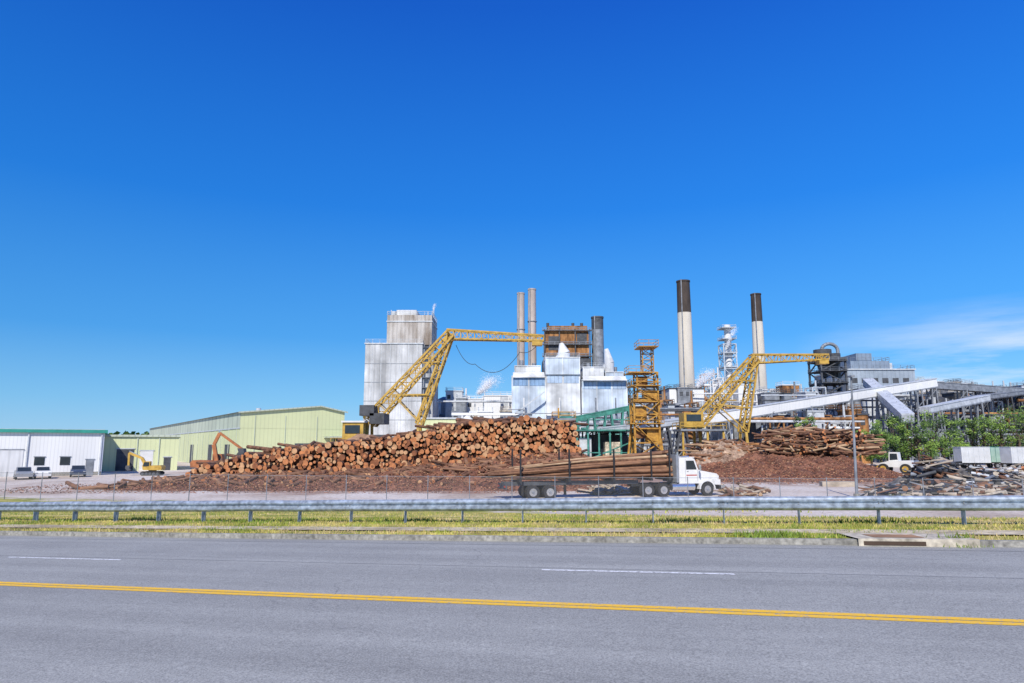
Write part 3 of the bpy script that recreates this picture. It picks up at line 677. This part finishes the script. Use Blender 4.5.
for px in(549,575,584): x=X(px,Y,400);mb.cyl((x,Y+4,Z(325,Y)),(x,Y+4,Z(321,Y)),.5,.5,dark_steel,8)
mb.build('boiler_house')
# ---------- generic plant areas
def plant(name,px0,px1,tops,Y,dep,seed,pal,base=YARD,dens=1.0):
    r=random.Random(seed); mb=MB(); px=px0
    while px<px1:
        w=r.uniform(6,17); pt=interp(tops,px+w/2)+r.uniform(-2,7); y=Y+r.uniform(0,dep)
        x0=X(px,y,410);x1=X(px+w,y,410); zt=Z(pt,y); t=r.random(); m_=r.choice(pal);m2=r.choice(pal)
        if t<.35:
            mb.box(x0,x1,y,y+6,base,zt,m_); mb.box(x0-.2,x1+.2,y-.2,y+6.2,zt,zt+.3,m2); handrail(mb,x0,x1,y,y+6,zt+.3,m2)
            nw=int((x1-x0)/2.0)
            zz=zt-2.4
            while zz>base+2:
                for k in range(nw):
                    if r.random()<.35: mb.box(x0+.5+k*2.0,x0+1.6+k*2.0,y-.07,y,zz,zz+1.3,dark_steel)
                zz-=4
        elif t<.55:
            rr=(x1-x0)/2; mb.cyl(((x0+x1)/2,y+rr,base),((x0+x1)/2,y+rr,zt-1),rr,rr,m_,18); mb.cyl(((x0+x1)/2,y+rr,zt-1),((x0+x1)/2,y+rr,zt),rr,rr*.2,m_,18)
            mb.beam((x0+.3,y-.3,base),(x0+.3,y-.3,zt),.3,m2)
        else:
            lat(mb,x0,x1,y,y+5,base,zt,max(2,int((zt-base)/4)),.32,m2)
            for k in range(4): z=r.uniform(base+1,zt-1); mb.cyl((x0-2,y+r.uniform(0,4),z),(x1+2,y+r.uniform(0,4),z),r.uniform(.2,.6),r.uniform(.2,.6),m_,8)
            z=r.uniform(base,zt-4); mb.box(x0+.6,x1-.8,y+1,y+4,z,z+3,m_)
            if r.random()<.6: mb.cyl(((x0+x1)/2,y+2,zt),((x0+x1)/2,y+2,zt+r.uniform(1.5,4)),.3,.25,m2,8)
        px+=w*.75/dens
    xa,xb=X(px0,Y),X(px1,Y)
    for k in range(int(6*dens)):
        z=base+r.uniform(3,(Z(interp(tops,(px0+px1)/2),Y)-base)*.9); mb.cyl((xa,Y-1-r.random()*2,z),(xb,Y-1-r.random()*2,z),r.uniform(.15,.4),r.uniform(.15,.4),r.choice(pal),8)
    for k in range(int((xb-xa)/7)): 
        x=xa+k*7; mb.beam((x,Y-1.5,base),(x,Y-1.5,Z(interp(tops,px0+(px1-px0)*k*7/(xb-xa)),Y)-3),.3,r.choice(pal))
    return mb.build(name)
plant('process_pipework',430,515,[(430,398),(455,392),(480,393),(515,396)],215,25,3,[white_paint,lt_steel,white_panel,lt_steel,grey_steel],dens=1.2)
plant('process_pipework',452,515,[(452,408),(515,410)],185,10,33,[white_paint,lt_steel,white_panel,pale_conc,grey_steel])
plant('process_building',622,690,[(622,372),(640,388),(690,386)],215,20,8,[grey_steel,dark_steel,lt_steel,white_panel])
plant('process_building',690,785,[(690,380),(715,374),(740,386),(785,386)],225,25,13,[white_panel,lt_steel,silo_panel,rust,white_paint],dens=1.2)
plant('process_building',760,925,[(760,392),(800,388),(860,388),(925,395)],190,20,21,[grey_steel,dark_steel,lt_steel,dark_steel],dens=1.1)
plant('process_pipework',915,1075,[(915,380),(935,378),(945,386),(975,382),(1000,388),(1030,382),(1075,390)],235,30,29,[grey_steel,lt_steel,dark_steel,pale_conc],dens=1.5)
plant('process_pipework',905,1075,[(905,398),(950,392),(980,398),(1075,396)],190,15,77,[grey_steel,dark_steel,lt_steel,rust,dark_steel],dens=1.5)
plant('process_pipework',700,860,[(700,414),(860,410)],160,12,41,[grey_steel,dark_steel,lt_steel,rust],dens=1.1)
plant('process_pipework',560,640,[(560,416),(640,412)],170,12,47,[lt_steel,dark_steel,grey_steel,teal],dens=1.1)
plant('process_pipework',640,700,[(640,400),(700,404)],165,12,57,[rust,dark_steel,grey_steel,lt_steel],dens=1.2)
# ---------- RIGHT POWER HOUSE
blu=mat('bluegrey_panel',(.20,.26,.34),.6,var=.2,scale=.2,corr=1.3,corrdark=.8)
blu2=mat('bluegrey_light',(.32,.38,.45),.6,var=.2,scale=.2,corr=1.3,corrdark=.85)
mb=MB();Y=205
mb.box(X(850,Y,420),X(919,Y,420),Y,Y+22,YARD,Z(370,Y),blu2)
mb.box(X(858,Y,420),X(898,Y,420),Y+2,Y+18,Z(370,Y)+.01,Z(360,Y),blu)
mb.box(X(866,Y,420),X(882,Y,420),Y+3,Y+14,Z(360,Y)+.01,Z(352,Y),blu)
mb.box(X(850,Y,420)-.3,X(919,Y,420)+.3,Y-.3,Y+22,Z(370,Y),Z(370,Y)+.4,lt_steel)
handrail(mb,X(850,Y,420),X(919,Y,420),Y,Y+22,Z(370,Y)+.4,grey_steel);handrail(mb,X(858,Y,420),X(898,Y,420),Y+2,Y+18,Z(360,Y),grey_steel)
for k in range(6): x=X(856,Y)+k*3.1; mb.box(x,x+1.8,Y-.07,Y,Z(383,Y),Z(378,Y),dark_steel)
mb.box(X(850,Y,420),X(885,Y,420),Y-.12,Y-.01,Z(391,Y),Z(389,Y),white_paint)
for px in(902,908): x=X(px,Y,400);mb.cyl((x,Y+8,Z(370,Y)),(x,Y+8,Z(360,Y)),.6,.6,lt_steel,10)
mb.build('power_house')
mb=MB();Y=198
lat(mb,X(826,Y),X(851,Y),Y,Y+8,YARD,Z(358,Y),8,.5,dark_steel)
for px,pt,w in((832,348,3.6),(843,352,2.8)):
    x=X(px,Y,400); mb.cyl((x,Y+4,Z(376,Y)),(x,Y+4,Z(pt+5,Y)),.8,w*.7,dark_steel,16); mb.cyl((x,Y+4,Z(pt+5,Y)),(x,Y+4,Z(pt,Y)),w*.7,w*.7,dark_steel,16)
pr=None
for k in range(9):
    t=math.pi*k/8; p=Vector((X(838,Y,400)-math.cos(t)*2.4,Y+3,Z(349,Y)+math.sin(t)*2.0))
    if pr: mb.cyl(pr,p,.5,.5,grey_steel,10)
    pr=p
mb.cyl(pr,pr-Vector((0,0,14)),.5,.5,grey_steel,10)
for py in(361,371,383,396): z=Z(py,Y);mb.box(X(825,Y),X(852,Y),Y-.8,Y+8.4,z,z+.3,dark_steel);handrail(mb,X(825,Y),X(852,Y),Y-.8,Y+8.4,z,grey_steel)
mb.box(X(824,Y),X(852,Y),Y+.4,Y+7,YARD,Z(392,Y),dark_steel)
mb.build('cyclone_separator')
# ---------- CONVEYORS
def gallery(name,p,q,w,h,m_,legm,nleg,roof=None):
    mb=MB();p=Vector(p);q=Vector(q)
    mb.beam(p,q,w,m_,h); 
    mb.beam(p+Vector((0,0,h/2+.1)),q+Vector((0,0,h/2+.1)),w*1.1,roof or m_,.2); mb.beam(p-Vector((0,0,h/2+.15)),q-Vector((0,0,h/2+.15)),w*1.05,legm,.3)
    d=(q-p);nn=int(d.length/3)
    for k in range(nn+1):
        c=p+d*k/nn; mb.beam(c+Vector((0,-w/2-.04,-h/2)),c+Vector((0,-w/2-.04,h/2)),.1,legm)
    for k in range(nleg):
        c=p.lerp(q,(k+.5)/nleg)
        n_=int((c.z-YARD)/4)
        for s_ in(-1,1):
            for e in(-1,1): mb.beam((c.x+s_*1.6,c.y+e*w*.5,YARD),(c.x+s_*.5,c.y+e*w*.5,c.z-h/2),.3,legm)
        for j in range(1,n_+1): mb.beam((c.x-1.5,c.y-w*.5,YARD+4*j-3),(c.x+1.2,c.y-w*.5,YARD+4*j),.18,legm)
    return mb.build(name)
gallery('conveyor_gallery',W(655,427,150),W(932,383,180),3,2.0,white_panel,grey_steel,7,lt_steel)
gallery('conveyor_gallery',W(868,382,186),W(908,418,150),2.5,1.6,lt_steel,grey_steel,2)
gallery('conveyor_gallery',W(915,384,185),W(1060,394,205),2.5,1.4,grey_steel,grey_steel,5)
gallery('conveyor_gallery',W(925,410,160),W(985,398,175),2.5,1.2,lt_steel,grey_steel,3)
gallery('conveyor_gallery',W(968,399,180),W(1060,388,215),2.2,1.0,grey_steel,dark_steel,4)
gallery('conveyor_gallery',W(548,424,128),W(634,407,128),1.3,.5,teal,teal,5)
gallery('conveyor_gallery',W(600,431,125),W(690,421,135),1.6,.9,lt_steel,dark_steel,5)
mb=MB();Y=118
for k in range(6):
    x=X(577+k*11,Y)
    for yy in(0,9): mb.beam((x,Y+yy,YARD),(x,Y+yy,Z(431,Y)),.28,teal)
mb.box(X(576,Y),X(633,Y),Y-.5,Y+9.5,Z(431,Y),Z(429.5,Y),teal)
mb.box(X(590,Y),X(634,Y),Y+6,Y+8,YARD,Z(434,Y),dark_steel); mb.box(X(606,Y),X(622,Y),Y+1,Y+4,YARD,Z(442,Y),pale_conc);mb.box(X(580,Y),X(592,Y),Y+1,Y+4,YARD,Z(438,Y),lt_steel)
for k in range(3): mb.cyl((X(582+k*8,Y),Y+3,YARD+1.5),(X(620,Y),Y+3.5,YARD+2.6+k*.5),.3,.3,rust,8)
mb.beam((X(575,Y),Y-.6,YARD+1),(X(634,Y),Y-.6,YARD+5),.2,teal);mb.beam((X(575,Y),Y-.6,YARD+3),(X(634,Y),Y-.6,YARD+3),.15,teal)
mb.build('debarking_shed')
mb=MB();Y=120; a_=X(553,Y);mb.box(a_,a_+4,Y,Y+3,YARD,Z(418,Y),grey_steel);mb.box(a_+.3,a_+3,Y-.3,Y-.01,Z(418,Y)-2,Z(418,Y)-.4,orange_y);mb.beam((a_+1,Y,Z(418,Y)),(a_+1,Y,Z(408,Y)),.25,orange_y);handrail(mb,a_,a_+4,Y,Y+3,Z(418,Y),orange_y);mb.build('operator_cabin')
# ---------- EXCAVATORS
def excavator(name,x,y,ang,sc,m_,boomang=.9,stick=-1.2,l1=2.4,l2=2.9,l3=2.8,th=1):
    mb=MB();mb.M=frame(x,y,YARD,ang)@Matrix.Scale(sc,4)
    for yy in(-1.2,1.2):
        mb.prism([(-2.0,.25),(-1.6,0),(1.6,0),(2.0,.25),(2.0,.65),(1.6,.9),(-1.6,.9),(-2.0,.65)],yy-.3,yy+.3,rubber)
        for k in range(5): mb.cyl((-1.5+k*.75,yy-.34,.42),(-1.5+k*.75,yy+.34,.42),.28,.28,dark_steel,10)
    mb.cyl((0,0,.8),(0,0,1.15),.8,.8,dark_steel,14)
    mb.prism([(-2.1,1.15),(1.4,1.15),(1.4,1.6),(.4,2.1),(-1.9,2.15),(-2.2,1.8)],-1.3,1.3,m_)
    mb.prism([(.2,1.62),(1.6,1.2),(1.75,2.0),(1.45,3.0),(.2,3.0)],.35,1.28,m_)
    mb.prism([(.35,1.95),(1.5,1.9),(1.6,2.1),(1.36,2.85),(.35,2.85)],1.285,1.3,glass); mb.prism([(.35,1.95),(1.5,1.9),(1.6,2.1),(1.36,2.85),(.35,2.85)],.33,.345,glass)
    s_=Vector((1.2,-.2,1.6)); k1=s_+Vector((math.cos(boomang+.3),0,math.sin(boomang+.3)))*l1; k2=k1+Vector((math.cos(boomang-.35),0,math.sin(boomang-.35)))*l2
    k3=k2+Vector((math.cos(stick),0,math.sin(stick)))*l3
    mb.beam(s_,k1,.4*th,m_,.6*th);mb.beam(k1,k2,.36*th,m_,.5*th);mb.beam(k2,k3,.3*th,m_,.38*th)
    mb.beam(s_+Vector((.3,0,-.3)),k1+Vector((.1,0,-.2)),.16,chrome);mb.beam(k1+Vector((.3,0,.4)),k2+Vector((.0,0,.4)),.14,chrome)
    mb.prism([(k3.x-.5,k3.z+.1),(k3.x+.4,k3.z+.1),(k3.x+.5,k3.z-.5),(k3.x,k3.z-1.0),(k3.x-.6,k3.z-.8),(k3.x-.3,k3.z-.4)],k3.y-.5,k3.y+.5,dark_steel)
    return mb.build(name)
excavator('excavator',X(155,99),99,3.3,.66,yellow,.75,-1.6)
excavator('log_loader',X(211,99),99,.0,1.0,orange_paint,1.5,-.6,2.8,1.8,4.0,.85)
mb=MB(); mb.M=frame(X(894,105),105,YARD,2.4)
mb.prism([(-2.4,1.0),(2.0,1.0),(2.0,1.6),(.6,1.9),(-2.2,2.0)],-.9,.9,white_paint);mb.prism([(-.6,1.9),(.8,1.8),(.7,3.2),(-.5,3.2)],-.75,.75,white_paint)
for y in(-.755,.755): mb.prism([(-.45,2.1),(.65,2.0),(.58,3.0),(-.4,3.0)],min(y,y*1.01),max(y,y*1.01),glass)
for x in(-1.5,1.5):
    for y in(-1.1,1.1): wheel(mb,x,y,.75,.5,yellow,-1 if y<0 else 1)
mb.beam((1.2,.4,1.6),(3.2,.4,.7),.25,orange_y);mb.beam((1.2,-.4,1.6),(3.2,-.4,.7),.25,orange_y)
mb.prism([(3.1,.2),(4.2,.15),(4.0,.35),(3.3,.6),(3.3,1.3),(3.05,1.2)],-1.4,1.4,dark_steel);mb.build('wheel_loader')
# ---------- CARS
def car(name,x,y,ang,m_,pick=False):
    mb=MB();mb.M=frame(x,y,YARD,ang)
    body=[(-2.7,.45),(2.6,.45),(2.65,1.05),(1.3,1.2),(.8,1.8),(-.7,1.82),(-.8,1.2),(-2.7,1.2)] if pick else [(-2.2,.35),(2.2,.35),(2.25,.75),(2.0,.95),(1.0,1.02),(-1.9,1.05),(-2.22,.95)]
    mb.prism(body,-.88,.88,m_)
    if not pick:
        mb.prism([(1.0,1.0),(.3,1.48),(-1.1,1.5),(-1.9,1.03)],-.74,.74,m_)
        for s_ in(-1,1): mb.prism([(.8,1.05),(.25,1.42),(-1.05,1.43),(-1.6,1.07)],min(s_*.745,s_*.76),max(s_*.745,s_*.76),glass)
        mb.add([(1.0,-.7,1.03),(1.0,.7,1.03),(.36,.66,1.47),(.36,-.66,1.47)],[(0,1,2,3)],glass);mb.add([(-1.93,-.7,1.06),(-1.93,.7,1.06),(-1.17,.66,1.5),(-1.17,-.66,1.5)],[(0,1,2,3)],glass)
    else:
        for s_ in(-1,1): mb.prism([(1.15,1.22),(.75,1.72),(-.6,1.74),(-.65,1.22)],min(s_*.885,s_*.9),max(s_*.885,s_*.9),glass)
        mb.add([(1.32,-.75,1.24),(1.32,.75,1.24),(.86,.7,1.76),(.86,-.7,1.76)],[(0,1,2,3)],glass)
    for xx in((-1.35,1.35) if not pick else(-1.8,1.75)):
        for yy in(-.8,.8): wheel(mb,xx,yy,.33 if not pick else .4,.22,chrome,-1 if yy<0 else 1)
    for s_ in(-1,1): mb.box(2.22 if not pick else 2.64,2.27 if not pick else 2.68,s_*.7-.15,s_*.7+.15,.68,.82,chrome); mb.box(-2.26 if not pick else -2.73,-2.2 if not pick else -2.69,s_*.7-.12,s_*.7+.12,.75,.9,red_paint)
    return mb.build(name)
silver=mat('silver_paint',(.35,.37,.4),.35,.4,var=.1); navy=mat('navy_paint',(.05,.07,.12),.35,var=.1)
car('parked_car',X(27,88),88,-.9,silver);car('parked_car',X(46,90),90,-.95,white_paint);car('parked_car',X(81,95),95,-1.0,navy)
# ---------- TRAILERS right
def trailer(x,y,ang,L_,m_,m2):
    mb=MB();mb.M=frame(x,y,YARD,ang)
    mb.box(0,L_,-1.25,1.25,1.15,3.9,m_)
    for k in range(int(L_/.9)): mb.box(.3+k*.9,.36+k*.9,-1.28,-1.25,1.2,3.85,m2)
    mb.box(-.05,L_+.05,-1.3,1.3,3.9,3.98,m2)
    for xx in(1.5,2.8): 
        for y_ in(-1,1): wheel(mb,xx,y_,.5,.3,chrome,y_)
    mb.box(0,L_,-.4,.4,.95,1.14,black); mb.beam((L_-2.5,-.8,0),(L_-2.5,-.8,1.1),.12,grey_steel);mb.beam((L_-2.5,.8,0),(L_-2.5,.8,1.1),.12,grey_steel)
    return mb.build('semi_trailer')
mint=mat('mint_panel',(.32,.46,.38),.6,var=.1); trl=mat('trailer_panel',(.55,.57,.58),.6,var=.12,scale=.6)
trailer(X(956,125),125,-.05,5,trl,lt_steel);trailer(X(1004,122),122,.1,12,trl,lt_steel);trailer(X(983,130),130,0,4,mint,teal)
# ---------- SCRAP PILES
def scrap(name,px0,px1,Y0,Y1,h,n_,pal,seed):
    r=random.Random(seed);mb=MB()
    for i in range(n_):
        t=r.random();px=px0+(px1-px0)*t;y=r.uniform(Y0,Y1);x=X(px,y)
        hh=h*math.sin(math.pi*min(1,max(0,t)))**.6*math.sin(math.pi*(y-Y0)/(Y1-Y0))**.5*(.6+.5*noise.noise(Vector((x*.3,y*.3,seed))))
        z=YARD+.1+r.uniform(.3,1)*max(0,hh); l=r.uniform(.6,3.0);a_=r.uniform(0,3.14);tl=r.uniform(-.3,.3)
        d=Vector((math.cos(a_)*math.cos(tl),math.sin(a_)*math.cos(tl),math.sin(tl)))*l/2
        p=Vector((x,y,z)); m_=r.choice(pal)
        z_lo=min((p-d).z,(p+d).z)
        if z_lo<YARD: p.z+=YARD-z_lo
        if r.random()<.75: mb.beam(p-d,p+d,r.uniform(.12,.5),m_,r.uniform(.04,.15))
        else: mb.cyl(p-d*.6,p+d*.6,r.uniform(.08,.25),r.uniform(.08,.25),m_,8)
    return mb.build(name)
tarp=mat('scrap_grey',(.06,.06,.06),.8,var=.5,scale=1.5,col2=(.20,.18,.16),bump=.8,bscale=1.5)
pal=[plank,plank,dark_steel,black,bark_side,grey_steel,pine2,black]
mound('scrap_mound',X(905,72),X(990,72),66,80,lambda x,y:1.5*max(0,1-((x-X(935,72))/3.2)**2)*max(0,1-((y-73)/5)**2)+1.0*max(0,1-((x-X(970,72))/3.2)**2)*max(0,1-((y-72)/5)**2),tarp,50,36,.8,.8)
scrap('scrap_heap',905,965,67,80,4.6,330,[black,black,dark_steel,plank,grey_steel,bark_side],11)
scrap('scrap_heap',950,1010,67,80,2.6,260,[black,dark_steel,plank,lt_steel,grey_steel,bark_side],12)
scrap('scrap_heap',905,1040,64,82,2.2,380,pal,1);scrap('scrap_heap',865,1040,56,68,1.0,520,pal,2);scrap('scrap_heap',960,1060,52,62,1.3,240,[plank,pale_conc,plank,dark_steel,bark_side],3)
scrap('lumber_scrap',590,640,60,64,.6,90,[plank,pine,pale_conc],4);scrap('lumber_scrap',722,760,58,66,.35,60,[plank,pine,bark_side],5)
scrap('lumber_scrap',975,1060,84,95,2.4,150,[pale_conc,plank,orange_paint,white_paint],6)
mb=MB()
for k in range(7): x=X(822+k*5,72); mb.beam((x,72,YARD+.25),(x+.2,73.2,YARD+.25),.5,plank,.5)
mb.build('timber_stack')
mb=MB()
for i in range(3600):
    px=R.uniform(870,1040);y=R.uniform(46,60);x=X(px,y)
    if noise.noise(Vector((x*.3,y*.3,0)))<-.05: continue
    blade(x,y,R.uniform(.12,.4),R.uniform(.03,.07),R.choice([ga,gc,gb,leafB]))
for i in range(2500):
    px=R.uniform(-20,860);y=R.uniform(44,50);x=X(px,y)
    if noise.noise(Vector((x*.25,y*.25,9)))<.05: continue
    blade(x,y,R.uniform(.1,.3),R.uniform(.03,.06),R.choice([ga,gc,gb]))
mb.build('yard_weeds',False)
# ---------- TREES
def tree(x,y,h,w,seed,name='broadleaf_tree',nleaf=2600):
    r=random.Random(seed);mb=MB();base=Vector((x,y,YARD))
    tp_=base+Vector((r.uniform(-.3,.3),r.uniform(-.3,.3),h*.55)); mb.cyl(base,tp_,h*.03,h*.015,trunk,8)
    cl=[]
    for i in range(26):
        a_=r.uniform(0,6.28);rr=math.sqrt(r.random())*w/2;zz=r.uniform(.2,.97)*h
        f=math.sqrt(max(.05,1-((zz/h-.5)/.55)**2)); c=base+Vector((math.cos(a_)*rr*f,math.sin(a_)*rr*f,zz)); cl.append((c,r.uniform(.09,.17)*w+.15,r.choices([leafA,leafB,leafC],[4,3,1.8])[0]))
        if i%2==0: s_=base.lerp(tp_,r.uniform(.4,1)); mb.cyl(s_,c,h*.009,h*.003,trunk,5)
    for k in range(nleaf):
        c,rad,m_=r.choice(cl); v=Vector((r.gauss(0,1),r.gauss(0,1),r.gauss(0,.75))); v.normalize(); v*=rad*r.random()**.4
        p=c+v
        if p.z<YARD+.2: continue
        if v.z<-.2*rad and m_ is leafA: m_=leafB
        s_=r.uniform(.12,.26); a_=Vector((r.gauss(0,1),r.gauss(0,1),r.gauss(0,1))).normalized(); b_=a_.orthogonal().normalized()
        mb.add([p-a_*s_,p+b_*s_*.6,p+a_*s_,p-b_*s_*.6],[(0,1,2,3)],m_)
    return mb.build(name)
sd=100
for px,Y,pt,w in((870,132,428,5),(880,136,420,6),(893,138,417,7),(906,140,424,6),(917,136,416,7),(930,139,413,8),(943,141,418,6),(957,144,421,5),(985,150,410,7),(1000,150,405,9),(1018,148,410,9),(1035,150,408,9),(860,150,431,4),(972,152,420,5)):
    sd+=1; tree(X(px,Y),Y,Z(pt,Y)-YARD,w,sd,nleaf=2000)
tree(X(806,118),118,Z(417,118)-YARD,5,300,nleaf=1600)
mb=MB(); r=random.Random(5)
for i in range(16000):
    a_=r.uniform(-1.25,1.25); d=r.uniform(560,620); x=math.sin(a_)*d;y=math.cos(a_)*d
    h=11+4*noise.noise(Vector((x*.02,y*.02,0)))+3*noise.noise(Vector((x*.1,y*.1,0)))
    z=YARD+r.random()**.7*h; s_=r.uniform(.8,2); v=Vector((r.gauss(0,1),r.gauss(0,1),r.gauss(0,1))).normalized();b_=v.orthogonal()
    p=Vector((x,y,z)); mb.add([p-v*s_,p+b_*s_,p+v*s_,p-b_*s_],[(0,1,2,3)],r.choice([leafB,leafC,leafC]))
mb.build('distant_tree_line',False)
# ---------- STEAM : fine droplets drifting up from the vents
stm=bpy.data.materials.new('steam_droplets');stm.use_nodes=True
nt=stm.node_tree;N=nt.nodes;L=nt.links;N.remove(N['Principled BSDF'])
d1=N.new('ShaderNodeBsdfDiffuse');d1.inputs[0].default_value=(.65,.65,.65,1);d2=N.new('ShaderNodeBsdfTranslucent');d2.inputs[0].default_value=(.35,.35,.35,1);mx=N.new('ShaderNodeAddShader')
L.new(d1.outputs[0],mx.inputs[0]);L.new(d2.outputs[0],mx.inputs[1]);L.new(mx.outputs[0],N['Material Output'].inputs[0])
def steam(p,w,h,n_,seed):
    r=random.Random(seed);mb=MB();cl=[]
    for i in range(14):
        t=i/13; cl.append((p+Vector((t*w*1.4+r.uniform(-.4,.4)*w*t,r.uniform(-.3,.3)*w,h*t)),w*(.2+.55*t)*r.uniform(.6,1.3)))
    for i in range(n_):
        c,rad=r.choice(cl);v=Vector((r.gauss(0,.6),r.gauss(0,.6),r.gauss(0,.5)))*rad; s_=r.uniform(.03,.08)
        q_=c+v;a_=Vector((r.gauss(0,1),r.gauss(0,1),r.gauss(0,1))).normalized();b_=a_.orthogonal().normalized()
        mb.add([q_-a_*s_,q_+b_*s_,q_+a_*s_,q_-b_*s_],[(0,1,2,3)],stm)
    mb.build('steam_plume')
steam(W(479,393,205),3.0,4.0,10000,1);steam(W(698,386,205),2.6,4,8000,3);steam(W(728,345,245),1.6,6,3500,5);steam(W(432,315,203),.5,3.2,700,4);steam(W(924,392,200),2,3,3000,6)
# ---------- LIGHT, WORLD
SUN_EL=math.radians(43); SUN_AZ=math.radians(192)
sd_=Vector((math.sin(SUN_AZ)*math.cos(SUN_EL),math.cos(SUN_AZ)*math.cos(SUN_EL),math.sin(SUN_EL)))
l=bpy.data.lights.new('sun','SUN');l.energy=4.9;l.angle=math.radians(.53);l.color=(1,.94,.84)
lo=bpy.data.objects.new('sun',l);lo.rotation_euler=sd_.to_track_quat('Z','Y').to_euler();scene.collection.objects.link(lo);lo.location=sd_*100
w=bpy.data.worlds.new('World');scene.world=w;w.use_nodes=True;nt=w.node_tree;N=nt.nodes;L=nt.links
bg=N['Background'];bg.inputs['Strength'].default_value=.1
sky=N.new('ShaderNodeTexSky');sky.sky_type='NISHITA';sky.sun_disc=False;sky.sun_elevation=SUN_EL;sky.sun_rotation=SUN_AZ;sky.ozone_density=3;sky.air_density=1.0;sky.dust_density=.2
tc=N.new('ShaderNodeTexCoord');sp3=N.new('ShaderNodeSeparateXYZ');L.new(tc.outputs['Generated'],sp3.inputs[0])
clr=ramp(sp3.outputs[2],[(0,(.36,.66,.93)),(.06,(.20,.55,.93)),(.15,(.06,.37,.90)),(.33,(.008,.215,.80)),(.57,(.0015,.105,.60)),(1,(.001,.06,.38))])
sc10=N.new('ShaderNodeVectorMath');sc10.operation='SCALE';L.new(clr,sc10.inputs[0]);sc10.inputs['Scale'].default_value=10.5
skyc=mixc(.9,sky.outputs[0],sc10.outputs[0])
az=maprange(sp3.outputs[0],-.6,.7,.9,1.12)
s2=N.new('ShaderNodeVectorMath');s2.operation='SCALE';L.new(skyc,s2.inputs[0]);L.new(az,s2.inputs['Scale'])
mpp=N.new('ShaderNodeMapping');mpp.inputs['Scale'].default_value=(2.2,2.2,16);mpp.inputs['Rotation'].default_value=(0,math.radians(6),0);L.new(tc.outputs['Generated'],mpp.inputs['Vector'])
cn=nzn(1.6,7,mpp.outputs[0],.6)
cl_=maprange(cn,.38,.62)
msk=math2('MULTIPLY',maprange(sp3.outputs[0],.38,.56),maprange(sp3.outputs[2],.18,.09))
fac=math2('MULTIPLY',math2('MULTIPLY',cl_,msk),.9)
cw=N.new('ShaderNodeRGB');cw.outputs[0].default_value=(8.6,9.2,9.8,1)
L.new(mixc(fac,s2.outputs[0],cw.outputs[0]),bg.inputs['Color'])
# ---------- CAMERA
cd=bpy.data.cameras.new('camera');cam=bpy.data.objects.new('camera',cd);scene.collection.objects.link(cam)
cd.sensor_width=36;cd.lens=F/1024*36;cam.location=(0,0,H);cam.rotation_euler=(math.radians(90)+PITCH,0,0);cd.clip_start=.1;cd.clip_end=20000
scene.camera=cam
scene.view_settings.view_transform='Standard';scene.view_settings.look='None';scene.view_settings.exposure=0;scene.view_settings.gamma=1
